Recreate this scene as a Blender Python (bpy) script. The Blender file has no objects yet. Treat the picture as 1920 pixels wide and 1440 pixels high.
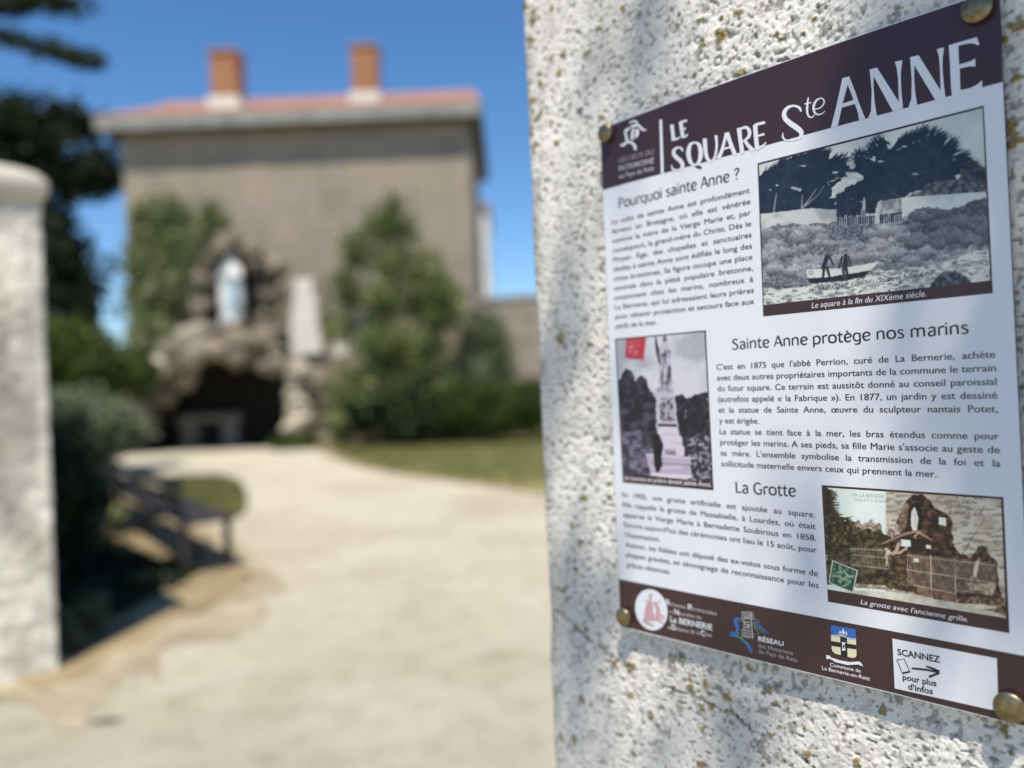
import bpy, bmesh, math, random
import numpy as np
from mathutils import Vector, Matrix
from mathutils.geometry import tessellate_polygon

random.seed(7)
RNG = np.random.default_rng(11)
S = bpy.context.scene
COL = S.collection

# ------------------------------------------------------------------ camera, sky, sun
F, ROLL, PITCH, YAW = 1479.41, 0.0419905, 0.00690853, 0.8168706
CAMZ = 1.45
cr, sr, cp, sp = math.cos(ROLL), math.sin(ROLL), math.cos(PITCH), math.sin(PITCH)
RIGHT = Vector((cr, sp * sr, -cp * sr)); UP = Vector((sr, -sp * cr, cp * cr)); FWD = Vector((0, cp, sp))
CAM = Vector((0, 0, CAMZ))
cam_data = bpy.data.cameras.new('camera'); cam = bpy.data.objects.new('camera', cam_data); COL.objects.link(cam)
S.camera = cam
m = Matrix.Identity(4)
for i in range(3):
    m[i][0] = RIGHT[i]; m[i][1] = UP[i]; m[i][2] = -FWD[i]; m[i][3] = CAM[i]
cam.matrix_world = m
cam_data.sensor_width = 36.0
cam_data.lens = F / 1920 * 36.0
cam_data.clip_start = 0.02; cam_data.clip_end = 3000
cam_data.dof.use_dof = True
cam_data.dof.focus_distance = 0.728
cam_data.dof.aperture_fstop = 1.75

SUN_EL = math.radians(64)
sh = Vector((-0.10, -0.995, 0)).normalized()
SUND = Vector((sh.x * math.cos(SUN_EL), sh.y * math.cos(SUN_EL), math.sin(SUN_EL)))
world = bpy.data.worlds.new('World'); S.world = world; world.use_nodes = True
wn = world.node_tree; wn.nodes.clear()
sky = wn.nodes.new('ShaderNodeTexSky'); sky.sky_type = 'NISHITA'; sky.sun_disc = False
sky.sun_elevation = SUN_EL; sky.sun_rotation = math.atan2(sh.x, sh.y)
sky.air_density = 1.0; sky.dust_density = 0.0; sky.ozone_density = 5.5
bg = wn.nodes.new('ShaderNodeBackground'); bg.inputs[1].default_value = 0.108
wo = wn.nodes.new('ShaderNodeOutputWorld')
hs = wn.nodes.new('ShaderNodeHueSaturation'); hs.inputs['Saturation'].default_value = 1.16; hs.inputs['Value'].default_value = 1.0
wn.links.new(sky.outputs[0], hs.inputs['Color']); wn.links.new(hs.outputs[0], bg.inputs[0]); wn.links.new(bg.outputs[0], wo.inputs[0])
sd = bpy.data.lights.new('sun', 'SUN'); sd.energy = 4.5; sd.angle = math.radians(0.53); sd.color = (1.0, 0.93, 0.82)
so = bpy.data.objects.new('sun', sd); COL.objects.link(so)
so.rotation_euler = SUND.to_track_quat('Z', 'Y').to_euler(); so.location = SUND * 40
S.view_settings.view_transform = 'Standard'; S.view_settings.look = 'None'
S.view_settings.exposure = 0.52; S.view_settings.gamma = 1.0; S.view_settings.use_curve_mapping = False
S.render.engine = 'CYCLES'
S.cycles.max_bounces = 6

# ------------------------------------------------------------------ projection helpers (photo pixel -> place)
def ray(u, v):
    return (RIGHT * ((u - 960) / F) + UP * ((720 - v) / F) + FWD)
def at(u, v, Y):
    r = ray(u, v); return CAM + r * (Y / r.y)
def on_ground(u, v, z=0.0):
    r = ray(u, v); return CAM + r * ((z - CAMZ) / r.z)
D = Vector((math.cos(YAW), -math.sin(YAW), 0)); UPZ = Vector((0, 0, 1)); N = D.cross(UPZ)
TL = Vector((0.117343, 0.938817, CAMZ + 0.305751))
SW, SH = 0.42, 0.594
STAND = 0.0075; BT = 0.003
def plane_local(u, v, h=0.0):
    r = ray(u, v); P0 = TL + N * h
    t = (P0 - CAM).dot(N) / r.dot(N)
    q = CAM + r * t - TL
    return q.dot(D), q.z
def plane_px(a, z):
    """numpy arrays of local coordinates -> photo pixels"""
    X = TL.x + D.x * a - CAM.x; Y = TL.y + D.y * a; Z = TL.z + z - CAMZ
    xr = RIGHT.x * X + RIGHT.y * Y + RIGHT.z * Z
    yr = UP.x * X + UP.y * Y + UP.z * Z
    zf = FWD.x * X + FWD.y * Y + FWD.z * Z
    return 960 + F * xr / zf, 720 - F * yr / zf

# ------------------------------------------------------------------ object helpers
def tag(o, label=None, cat=None, group=None, kind=None):
    if label: o['label'] = label
    if cat: o['category'] = cat
    if group: o['group'] = group
    if kind: o['kind'] = kind
    return o
def empty(name, loc=(0, 0, 0), label=None, cat=None, group=None, mat=None):
    o = bpy.data.objects.new(name, None); COL.objects.link(o)
    if mat is not None: o.matrix_world = mat
    else: o.location = loc
    o.empty_display_size = 0.1
    return tag(o, label, cat, group)
def link(name, me, parent=None, mat=None):
    o = bpy.data.objects.new(name, me); COL.objects.link(o)
    if parent: o.parent = parent
    if mat is not None:
        me.materials.clear(); me.materials.append(mat)
    return o
def frame(origin, rz=0.0):
    return Matrix.Translation(origin) @ Matrix.Rotation(rz, 4, 'Z')
class MB:
    def __init__(s): s.v = []; s.f = []
    def poly(s, pts):
        b = len(s.v); s.v += [tuple(p) for p in pts]; s.f.append(tuple(range(b, b + len(pts))))
    def box(s, x0, x1, y0, y1, z0, z1, mtx=None):
        b = len(s.v)
        p = [(x0, y0, z0), (x1, y0, z0), (x1, y1, z0), (x0, y1, z0), (x0, y0, z1), (x1, y0, z1), (x1, y1, z1), (x0, y1, z1)]
        if mtx is not None: p = [tuple(mtx @ Vector(q)) for q in p]
        s.v += p
        for f in ((0, 3, 2, 1), (4, 5, 6, 7), (0, 1, 5, 4), (1, 2, 6, 5), (2, 3, 7, 6), (3, 0, 4, 7)):
            s.f.append(tuple(b + i for i in f))
    def tube(s, pts, radii, n=8, cap=True):
        b = len(s.v); prev = None
        for i, p in enumerate(pts):
            p = Vector(p)
            t = (Vector(pts[min(i + 1, len(pts) - 1)]) - Vector(pts[max(i - 1, 0)])).normalized()
            ref = Vector((0, 0, 1)) if abs(t.z) < 0.9 else Vector((1, 0, 0))
            if prev is not None: ref = prev
            a = t.cross(ref).normalized(); c = a.cross(t).normalized(); prev = c
            for k in range(n):
                an = 2 * math.pi * k / n
                s.v.append(tuple(p + (a * math.cos(an) + c * math.sin(an)) * radii[i]))
        for i in range(len(pts) - 1):
            for k in range(n):
                k2 = (k + 1) % n
                s.f.append((b + i * n + k, b + i * n + k2, b + (i + 1) * n + k2, b + (i + 1) * n + k))
        if cap:
            s.f.append(tuple(b + k for k in range(n))[::-1]); e = b + (len(pts) - 1) * n
            s.f.append(tuple(e + k for k in range(n)))
    def lathe(s, prof, n=24, sx=1, sy=1, c=(0, 0, 0)):
        b = len(s.v)
        for (r, z) in prof:
            for k in range(n):
                an = 2 * math.pi * k / n
                s.v.append((c[0] + r * sx * math.cos(an), c[1] + r * sy * math.sin(an), c[2] + z))
        for i in range(len(prof) - 1):
            for k in range(n):
                k2 = (k + 1) % n
                s.f.append((b + i * n + k, b + i * n + k2, b + (i + 1) * n + k2, b + (i + 1) * n + k))
        s.f.append(tuple(b + k for k in range(n))[::-1]); e = b + (len(prof) - 1) * n
        s.f.append(tuple(e + k for k in range(n)))
    def mesh(s, name, smooth=False):
        me = bpy.data.meshes.new(name); me.from_pydata(s.v, [], s.f); me.validate(); me.update()
        if smooth: me.polygons.foreach_set('use_smooth', [True] * len(me.polygons))
        return me
    def build(s, name, mat, parent=None, smooth=False, bevel=0, **k):
        o = link(name, s.mesh(name, smooth), parent, mat)
        if bevel:
            bv = o.modifiers.new('bevel', 'BEVEL'); bv.width = bevel; bv.segments = 2; bv.limit_method = 'ANGLE'
        return tag(o, **k)

# ------------------------------------------------------------------ noise in numpy
def hash3(ix, iy, iz, seed):
    h = (ix * 374761393 + iy * 668265263 + iz * 2147483647 + seed * 974634777) & 0xffffffff
    h = (h ^ (h >> 13)) * 1274126177 & 0xffffffff
    return ((h ^ (h >> 16)) & 0xffff) / 65535.0
def vnoise(x, y, seed=0, z=None):
    x = np.asarray(x, float); y = np.asarray(y, float)
    ix = np.floor(x).astype(np.int64); iy = np.floor(y).astype(np.int64)
    fx = x - ix; fy = y - iy; fx = fx * fx * (3 - 2 * fx); fy = fy * fy * (3 - 2 * fy)
    a = hash3(ix, iy, 0, seed); b = hash3(ix + 1, iy, 0, seed); c = hash3(ix, iy + 1, 0, seed); d = hash3(ix + 1, iy + 1, 0, seed)
    return (a * (1 - fx) + b * fx) * (1 - fy) + (c * (1 - fx) + d * fx) * fy
def fbm(x, y, o=4, seed=0):
    t = 0; a = 0.5; n = 0
    for k in range(o):
        t = t + a * vnoise(x * 2 ** k + k * 17.3, y * 2 ** k + k * 9.1, seed + k); n += a; a *= 0.55
    return t / n
def sst(e0, e1, x):
    t = np.clip((x - e0) / (e1 - e0), 0, 1); return t * t * (3 - 2 * t)

# ------------------------------------------------------------------ materials
def lin(c): return tuple(((x / 255) / 12.92 if x / 255 <= 0.04045 else ((x / 255 + 0.055) / 1.055) ** 2.4) for x in c)
class NT:
    def __init__(s, name):
        s.m = bpy.data.materials.new(name); s.m.use_nodes = True; s.t = s.m.node_tree
        s.b = s.t.nodes['Principled BSDF']; s.co = s.n('ShaderNodeTexCoord')
    def n(s, k, **p):
        x = s.t.nodes.new(k)
        for a, v in p.items(): setattr(x, a, v)
        return x
    def l(s, a, b): s.t.links.new(a, b)
    def noise(s, scale, detail=4, rough=0.6, vec=None, dist=0):
        x = s.n('ShaderNodeTexNoise'); x.inputs['Scale'].default_value = scale; x.inputs['Detail'].default_value = detail
        x.inputs['Roughness'].default_value = rough; x.inputs['Distortion'].default_value = dist
        s.l(vec or s.co.outputs['Object'], x.inputs['Vector']); return x.outputs['Fac']
    def ramp(s, fac, stops):
        r = s.n('ShaderNodeValToRGB'); e = r.color_ramp.elements
        while len(e) < len(stops): e.new(0.5)
        for i, (p, c) in enumerate(stops):
            e[i].position = p; e[i].color = (*c, 1) if len(c) == 3 else c
        s.l(fac, r.inputs[0]); return r.outputs['Color']
    def mix(s, fac, a, b, mode='MIX'):
        x = s.n('ShaderNodeMix', data_type='RGBA', blend_type=mode)
        for k, v in (('Factor', fac), ('A', a), ('B', b)):
            i = [q for q in x.inputs if q.name == k and (q.type == 'RGBA' or (k == 'Factor' and q.type == 'VALUE'))][0]
            if isinstance(v, (int, float)): i.default_value = v
            elif isinstance(v, tuple): i.default_value = (*v, 1)
            else: s.l(v, i)
        return [o for o in x.outputs if o.type == 'RGBA'][0]
    def bump(s, h, dist, strength=1.0):
        x = s.n('ShaderNodeBump'); x.inputs['Distance'].default_value = dist; x.inputs['Strength'].default_value = strength
        s.l(h, x.inputs['Height']); s.l(x.outputs[0], s.b.inputs['Normal'])
    def base(s, c, rough=0.8, spec=0.3):
        if isinstance(c, tuple): s.b.inputs['Base Color'].default_value = (*c, 1)
        else: s.l(c, s.b.inputs['Base Color'])
        s.b.inputs['Roughness'].default_value = rough
        s.b.inputs['Specular IOR Level'].default_value = spec
def simple(name, c, c2=None, scale=8, rough=0.8, bump=0, bscale=None, metallic=0, spec=0.3, detail=4):
    t = NT(name)
    if c2: t.base(t.ramp(t.noise(scale, detail), [(0.35, c), (0.65, c2)]), rough, spec)
    else: t.base(c, rough, spec)
    if bump: t.bump(t.noise(bscale or scale * 3), bump)
    t.b.inputs['Metallic'].default_value = metallic
    return t.m
def leafmat(name, c1, c2, c3, scale=1.5, trans=0.25):
    t = NT(name)
    g = t.n('ShaderNodeNewGeometry')
    c = t.ramp(t.noise(scale, 3), [(0.3, c1), (0.5, c2), (0.72, c3)])
    r = t.ramp(g.outputs['Random Per Island'], [(0, (0.6, 0.6, 0.6)), (1, (1.35, 1.35, 1.3))])
    c = t.mix(1.0, c, r, 'MULTIPLY')
    t.base(c, 0.55, 0.25)
    tr = t.n('ShaderNodeBsdfTranslucent'); t.l(c, tr.inputs[0])
    ms = t.n('ShaderNodeMixShader'); ms.inputs[0].default_value = trans
    out = t.t.nodes['Material Output']
    t.l(t.b.outputs[0], ms.inputs[1]); t.l(tr.outputs[0], ms.inputs[2]); t.l(ms.outputs[0], out.inputs[0])
    return t.m

def gravel():
    t = NT('pale_gravel')
    big = t.noise(0.55, 6, 0.65, dist=0.4); mid = t.noise(4.5, 5, 0.7); small = t.noise(70, 6, 0.8)
    c = t.ramp(big, [(0.28, (0.42, 0.365, 0.265)), (0.45, (0.49, 0.44, 0.33)), (0.58, (0.55, 0.50, 0.385)), (0.74, (0.60, 0.55, 0.44))])
    c = t.mix(0.55, c, t.ramp(mid, [(0.32, (0.66, 0.63, 0.58)), (0.5, (1, 1, 1)), (0.68, (1.12, 1.12, 1.12))]), 'MULTIPLY')
    c = t.mix(0.7, c, t.ramp(small, [(0.3, (0.5, 0.47, 0.43)), (0.5, (1, 1, 1)), (0.7, (1.25, 1.25, 1.2))]), 'MULTIPLY')
    t.base(c, 0.95, 0.1); t.bump(small, 0.014)
    return t.m
M = {
    'gravel': gravel(),
    'soil': simple('dry_soil', (0.17, 0.125, 0.065), (0.36, 0.28, 0.155), 2.2, 0.95, 0.02, 30),
    'lawn': simple('dry_lawn', (0.17, 0.16, 0.05), (0.29, 0.27, 0.11), 1.2, 0.95, 0.03, 40),
    'earth': simple('ground_earth', (0.16, 0.14, 0.07), (0.30, 0.25, 0.15), 0.4, 0.95, 0.02, 20),
    'facade': None, 'brown_tile': None,
    'rock': simple('grotto_rock', (0.085, 0.07, 0.05), (0.30, 0.25, 0.185), 1.8, 0.9, 0.06, 6, detail=6),
    'rock_pale': simple('pale_rock', (0.22, 0.19, 0.145), (0.46, 0.405, 0.32), 1.8, 0.9, 0.05, 6, detail=6),
    'cave': simple('cave_shade', (0.014, 0.012, 0.010), (0.03, 0.026, 0.022), 2, 0.95, 0.05, 6),  # near black: the unlit grotto inside is put into the colour
    'altar': simple('altar_stone', (0.15, 0.135, 0.115), (0.23, 0.205, 0.175), 3, 0.8, 0.01, 20),
    'marble': simple('white_marble', (0.56, 0.54, 0.48), (0.72, 0.70, 0.64), 4, 0.5),
    'statue': simple('statue_white', (0.70, 0.70, 0.67), (0.82, 0.82, 0.80), 5, 0.55),
    'sash': simple('statue_blue', (0.25, 0.45, 0.55), None, 5, 0.6),
    'brick': simple('chimney_brick', (0.26, 0.11, 0.055), (0.42, 0.21, 0.11), 6, 0.9, 0.01, 20),
    'limestone': simple('chimney_stone', (0.52, 0.50, 0.44), (0.66, 0.64, 0.58), 5, 0.8),
    'fascia': simple('grey_fascia', (0.20, 0.20, 0.18), (0.30, 0.295, 0.265), 2, 0.7),
    'soffit': simple('soffit_wood', (0.06, 0.055, 0.05), (0.10, 0.09, 0.08), 3, 0.9),
    'white_wall': simple('white_render', (0.60, 0.58, 0.54), (0.7, 0.68, 0.64), 1, 0.9),
    'rubble': simple('rubble_wall', (0.24, 0.21, 0.17), (0.42, 0.36, 0.29), 2.5, 0.95, 0.04, 8, detail=6),
    'wood': simple('dark_wood', (0.025, 0.022, 0.025), (0.05, 0.045, 0.047), 12, 0.6, 0.004, 60),
    'bark': simple('tree_bark', (0.05, 0.038, 0.028), (0.11, 0.085, 0.06), 6, 0.95, 0.03, 18),
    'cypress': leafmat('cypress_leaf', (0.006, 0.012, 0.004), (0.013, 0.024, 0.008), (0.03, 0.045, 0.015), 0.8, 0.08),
    'ivy': leafmat('climber_leaf', (0.13, 0.17, 0.07), (0.25, 0.29, 0.135), (0.37, 0.385, 0.2), 0.9, 0.35),
    'shrub': leafmat('shrub_leaf', (0.035, 0.06, 0.015), (0.16, 0.20, 0.07), (0.36, 0.38, 0.18), 1.1, 0.35),
    'hedge': leafmat('hedge_leaf', (0.03, 0.05, 0.01), (0.07, 0.10, 0.02), (0.14, 0.17, 0.04), 1.1),
    'greygreen': leafmat('grey_green_leaf', (0.09, 0.115, 0.06), (0.15, 0.18, 0.10), (0.22, 0.245, 0.15), 1.5),
    'weed': leafmat('weed_leaf', (0.03, 0.05, 0.025), (0.08, 0.11, 0.07), (0.16, 0.18, 0.12), 8),
    'yucca': leafmat('pale_strap_leaf', (0.16, 0.19, 0.08), (0.26, 0.29, 0.13), (0.36, 0.38, 0.2), 3),
    'grass': leafmat('grass_blade', (0.10, 0.11, 0.03), (0.20, 0.20, 0.07), (0.32, 0.29, 0.13), 0.8),
}
def facade():
    t = NT('old_render')
    mp = t.n('ShaderNodeMapping'); t.l(t.co.outputs['Object'], mp.inputs[0]); mp.inputs['Scale'].default_value = (1, 1, 1.6)
    a = t.noise(0.45, 5, 0.6, mp.outputs[0]); b = t.noise(5, 5, 0.7)
    c = t.ramp(a, [(0.3, (0.24, 0.21, 0.16)), (0.46, (0.33, 0.285, 0.22)), (0.56, (0.36, 0.30, 0.235)), (0.72, (0.41, 0.315, 0.25))])
    c = t.mix(0.5, c, t.ramp(b, [(0.35, (0.45, 0.45, 0.45)), (0.62, (1.2, 1.2, 1.2))]), 'MULTIPLY')
    mp2 = t.n('ShaderNodeMapping'); t.l(t.co.outputs['Object'], mp2.inputs[0]); mp2.inputs['Scale'].default_value = (1.6, 1, .22)
    c = t.mix(0.3, c, t.ramp(t.noise(1.6, 4, .6, mp2.outputs[0]), [(0.36, (0.62, 0.62, 0.6)), (0.5, (1, 1, 1)), (0.66, (1.15, 1.1, 1.05))]), 'MULTIPLY')
    t.base(c, 0.95, 0.1); t.bump(b, 0.06)
    return t.m
def rooftile():
    t = NT('clay_tile')
    c = t.ramp(t.noise(3, 5, 0.7), [(0.3, (0.36, 0.18, 0.13)), (0.5, (0.46, 0.26, 0.20)), (0.7, (0.52, 0.35, 0.28))])
    t.base(c, 0.9, 0.15)
    return t.m
M['facade'] = facade(); M['brown_tile'] = rooftile()

def stucco(name, fine):
    t = NT(name)
    at_ = t.n('ShaderNodeVertexColor', layer_name='col')
    n1 = t.noise(420, 5, 0.7); n2 = t.noise(140, 4, 0.6)
    c = t.mix(0.35, at_.outputs['Color'], t.ramp(n1, [(0.34, (0.5, 0.5, 0.5)), (0.5, (1, 1, 1)), (0.7, (1.18, 1.18, 1.18))]), 'MULTIPLY')
    t.base(c, 0.92, 0.15)
    if fine:
        ad = t.n('ShaderNodeMath', operation='ADD'); t.l(n1, ad.inputs[0]); t.l(n2, ad.inputs[1])
        t.bump(ad.outputs[0], 0.0009, 0.85)
    return t.m
M['stucco'] = stucco('lichen_stucco', True)

# ------------------------------------------------------------------ setting: ground, lawn, path
def sheet(name, pts, z, mat, kind='structure', sub=0):
    mb = MB(); mb.poly([(p[0], p[1], z) for p in pts])
    return mb.build(name, mat, kind=kind)
def smooth_loop(pts, n=6):
    out = []; L = len(pts)
    for i in range(L):
        p0, p1, p2, p3 = (Vector(pts[(i + k - 1) % L]) for k in range(4))
        for k in range(n):
            t = k / n
            out.append(0.5 * ((2 * p1) + (p2 - p0) * t + (2 * p0 - 5 * p1 + 4 * p2 - p3) * t * t + (3 * p1 - p0 - 3 * p2 + p3) * t ** 3))
    return out
sheet('ground', [(-1500, -1500), (1500, -1500), (1500, 1500), (-1500, 1500)], -0.012, M['earth'])
sheet('path', [(-30, -25), (30, -25), (30, 2), (12, 4.2), (3.0, 12.0), (-0.2, 14.8), (-4.6, 20.4), (-5.8, 24.2), (-12, 24.2), (-12.5, 20.5), (-7.2, 15.5), (-4.0, 9.6), (-3.1, 6.8), (-4.6, 3.2), (-30, 1)], -0.004, M['gravel'])
lawn_r = smooth_loop([tuple(on_ground(u, v)) for u, v in ((618, 838), (655, 862), (720, 880), (830, 896), (920, 906), (1030, 920), (1300, 960), (1900, 990))] + [(14, 26, 0), (4, 25.5, 0), (-4, 25, 0)])
soil_r = smooth_loop([tuple(on_ground(u, v)) for u, v in ((600, 840), (650, 868), (720, 886), (830, 902), (920, 914), (1030, 930), (1300, 972), (1900, 1010))] + [(14, 26, 0), (4, 25.5, 0), (-4, 25, 0)])
sheet('soil_edge', soil_r, -0.0015, M['soil'])
sheet('lawn', lawn_r, 0.0, M['lawn'])
lawn_l = smooth_loop([tuple(on_ground(u, v)) for u, v in ((300, 905), (355, 888), (440, 900), (462, 930), (455, 965), (400, 975), (330, 960))])
sheet('lawn', lawn_l, 0.002, M['lawn'])
bed = smooth_loop([tuple(on_ground(u, v)) for u, v in ((40, 1270), (200, 1235), (300, 1180), (470, 1085), (400, 1010), (330, 960), (250, 930), (120, 900), (-150, 900), (-300, 1100))])
be = []
for i_, p_ in enumerate(bed):
    q_ = Vector(p_); be.append(q_ + Vector((RNG.uniform(-.07, .07), RNG.uniform(-.1, .1), 0)))
sheet('planting_bed', be, 0.004, M['soil'])
M['worn'] = simple('worn_gravel', (0.30, 0.24, 0.15), (0.46, 0.39, 0.27), 2.2, 0.95, 0.02, 40)
cx_ = sum((Vector(p) for p in bed), Vector()) / len(bed)
sheet('bed_edge', [cx_ + (Vector(p) - cx_) * RNG.uniform(1.06, 1.17) for p in bed], 0.0008, M['worn'])

def leaf_mesh(name, pts, size, seed=0, aspect=1.7, dirs=None, jitter=1.0):
    """one leaf (bent quad pair) per point"""
    r = np.random.default_rng(seed); P = np.asarray(pts, float); n = len(P)
    d = r.normal(size=(n, 3))
    if dirs is not None: d = np.asarray(dirs) + d * jitter
    d /= np.linalg.norm(d, axis=1)[:, None]
    e = r.normal(size=(n, 3)); e -= (e * d).sum(1)[:, None] * d; e /= np.linalg.norm(e, axis=1)[:, None]
    s = size * r.uniform(0.6, 1.35, n)[:, None]
    a = P - d * s * aspect * .5; c = P + d * s * aspect * .5; nrm = np.cross(d, e)
    b = P + e * s * .5 + nrm * s * .12; b2 = P - e * s * .5 + nrm * s * .12
    V = np.stack([a, b, c, b2], 1).reshape(-1, 3)
    me = bpy.data.meshes.new(name); me.vertices.add(4 * n); me.vertices.foreach_set('co', V.ravel())
    me.loops.add(4 * n); me.loops.foreach_set('vertex_index', np.arange(4 * n, dtype=np.int32))
    me.polygons.add(n); me.polygons.foreach_set('loop_start', np.arange(0, 4 * n, 4, dtype=np.int32))
    me.polygons.foreach_set('loop_total', np.full(n, 4, dtype=np.int32)); me.update(); me.validate()
    return me
def blob_points(blobs, n, seed, shell=0.55):
    r = np.random.default_rng(seed); out = []
    w = np.array([b[3] * b[4] * b[5] for b in blobs]) ** 0.75; w /= w.sum()
    for b, k in zip(blobs, r.multinomial(n, w)):
        d = r.normal(size=(k, 3)); d /= np.linalg.norm(d, axis=1)[:, None]
        rad = (shell + (1 - shell) * r.random(k)) * (0.82 + 0.36 * fbm(d[:, 0] * 2.5 + b[0], d[:, 2] * 2.5 + d[:, 1] * 2 + b[2], 3, seed))
        out.append(np.array(b[:3]) + d * rad[:, None] * np.array(b[3:6]))
    return np.concatenate(out)
def clumpy(pts, seed, k=12, spread=0.12):
    r = np.random.default_rng(seed)
    return np.repeat(pts, k, axis=0) + r.normal(size=(len(pts) * k, 3)) * spread

# grass tufts on the right lawn (nobody could count them)
def in_poly(x, y, poly):
    c = np.zeros(x.shape, bool); n = len(poly)
    for i in range(n):
        x0, y0 = poly[i][0], poly[i][1]; x1, y1 = poly[(i + 1) % n][0], poly[(i + 1) % n][1]
        if y0 == y1: continue
        t = ((y0 > y) != (y1 > y)) & (x < (x1 - x0) * (y - y0) / (y1 - y0) + x0); c ^= t
    return c
g = np.stack([RNG.uniform(-4.5, 3, 16000), RNG.uniform(12, 24.5, 16000)], 1)
g = g[in_poly(g[:, 0], g[:, 1], [tuple(p) for p in lawn_r])]
g2 = np.stack([RNG.uniform(-6, -3, 9000), RNG.uniform(9, 16, 9000)], 1)
g2 = g2[in_poly(g2[:, 0], g2[:, 1], [tuple(p) for p in lawn_l])]
gp = np.concatenate([g, g2]); gp = np.c_[gp, np.full(len(gp), 0.03)]
me = leaf_mesh('grass', gp, 0.035, 5, 2.4, dirs=np.tile([0, 0, 1.0], (len(gp), 1)), jitter=0.35)
tag(link('grass', me, None, M['grass']), kind='stuff', label='short dry grass growing on the lawns beside the path', cat='grass')

# ------------------------------------------------------------------ gate pillars
def pillar_matrix(t0):
    """local x along the street wall (towards the camera side), y = up, z = out of the street face; origin on the ground at the left arris"""
    o = TL + D * t0 - N * (STAND + BT); o = Vector((o.x, o.y, 0))
    mm = Matrix.Identity(4)
    for i in range(3):
        mm[i][0] = D[i]; mm[i][1] = UPZ[i]; mm[i][2] = N[i]; mm[i][3] = o[i]
    return mm
EDGE = -0.136
PW, PD = 0.68, 0.41
GP = []   # lichen spots in local sign coordinates (a, z, radius, kind)
def spots(ox, oy, sc, lst, kind):
    for q in lst:
        u, v = ox + q[0] / sc, oy + q[1] / sc
        a, z = plane_local(u, v, -STAND - BT)
        depth = TL.y + D.y * a
        r = (q[2] if len(q) > 2 else 14) / sc * depth / F * 1.15
        GP.append((a, z, max(r * 1.25, 0.0022), kind))
Y_, G_ = 0, 1
spots(1100, 0, 3.79, [(655, 90), (640, 180), (800, 150, 16), (1075, 85, 26), (950, 250, 30), (935, 275, 18), (965, 225, 16), (820, 300, 20), (1095, 525, 24), (1125, 515, 18), (770, 520, 14), (575, 655, 12), (1015, 425, 14),
      (255, 60, 14), (200, 145, 16), (88, 200, 16), (10, 380, 18), (100, 840, 18), (960, 120, 7), (1350, 240, 18), (1380, 285, 11), (1445, 40, 6), (725, 10, 10)], Y_)
spots(960, 0, 4.8, [(205, 110, 30), (200, 170, 32), (195, 220, 22), (115, 50, 40), (360, 65, 26), (350, 78, 20), (780, 255, 20), (465, 470, 22), (690, 465, 18), (665, 490, 20), (350, 520, 22), (640, 600, 14), (255, 655, 24), (440, 650, 26), (415, 675, 16),
      (260, 750, 22), (275, 785, 18), (180, 910, 22), (615, 985, 22), (255, 1020, 20), (235, 1055, 18), (180, 1150, 24), (170, 1185, 20), (390, 1280, 24), (205, 1310, 26), (200, 1350, 20), (175, 360, 30), (995, 75, 14), (925, 185, 14), (110, 700, 22), (105, 900, 18), (360, 1100, 18)], Y_)
spots(1440, 0, 3.79, [(333, 140, 18), (60, 240, 17), (255, 230, 16), (1760, 200, 34), (1800, 170, 34), (1790, 130, 18), (1690, 280, 22), (1775, 560, 22), (1740, 880, 34), (1715, 905, 26), (1770, 880, 22), (1760, 980, 32), (1745, 1040, 26), (1790, 1000, 26)], Y_)
spots(1150, 1080, 3.918, [(130, 670, 34), (10, 640, 28), (435, 605, 16), (520, 610, 20), (560, 745, 16), (440, 825, 20), (580, 840, 26), (680, 780, 18), (830, 880, 32), (1000, 680, 20), (1130, 820, 22), (655, 970, 22), (720, 960, 16), (270, 1020, 20), (330, 1090, 14),
      (160, 1305, 18), (655, 1380, 28), (1170, 940, 12), (655, 1130, 14), (1150, 1165, 15), (1405, 1120, 14), (1420, 1300, 20), (1660, 1250, 12), (1800, 1350, 16), (1780, 1385, 14), (1260, 1350, 14), (1100, 1385, 14), (120, 865, 18), (700, 850, 12), (650, 880, 14), (870, 995, 14)], Y_)
spots(1500, 1120, 4.5, [(690, 960, 24), (710, 945, 22), (60, 1310, 22), (485, 1370, 20), (500, 1400, 16), (330, 1255, 12), (1740, 1080, 40), (1740, 1140, 28), (1700, 1060, 26), (1790, 1325, 18), (40, 1105, 18), (1500, 980, 22), (575, 800, 10)], Y_)
spots(960, 600, 1.7125, [(155, 60, 12), (160, 45, 9), (130, 395, 7), (230, 570, 8), (220, 710, 9), (195, 660, 6), (165, 870, 6), (205, 990, 11), (238, 990, 7), (230, 1215, 9), (320, 1222, 9), (160, 1340, 10), (200, 1340, 8), (290, 1130, 8), (395, 1390, 7), (205, 800, 6), (315, 565, 7), (255, 75, 7), (205, 105, 6)], Y_)
spots(1440, 0, 3.79, [(370, 60, 32), (195, 125, 28), (300, 125, 20), (690, 55, 24), (410, 210, 34), (480, 225, 22), (605, 225, 24), (125, 260, 20), (510, 65, 18), (865, 150, 24), (240, 20, 20), (1750, 500, 20), (1750, 750, 24), (1700, 700, 20)], G_)
spots(1100, 0, 3.79, [(1200, 245, 32), (1485, 130, 28), (830, 65, 26), (1415, 260, 22), (1215, 375, 18), (775, 380, 18), (250, 420, 18), (1375, 360, 18), (1380, 15, 26), (370, 110, 20), (900, 85, 14), (1100, 280, 18), (500, 710, 16), (1250, 35, 18)], G_)
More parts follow.
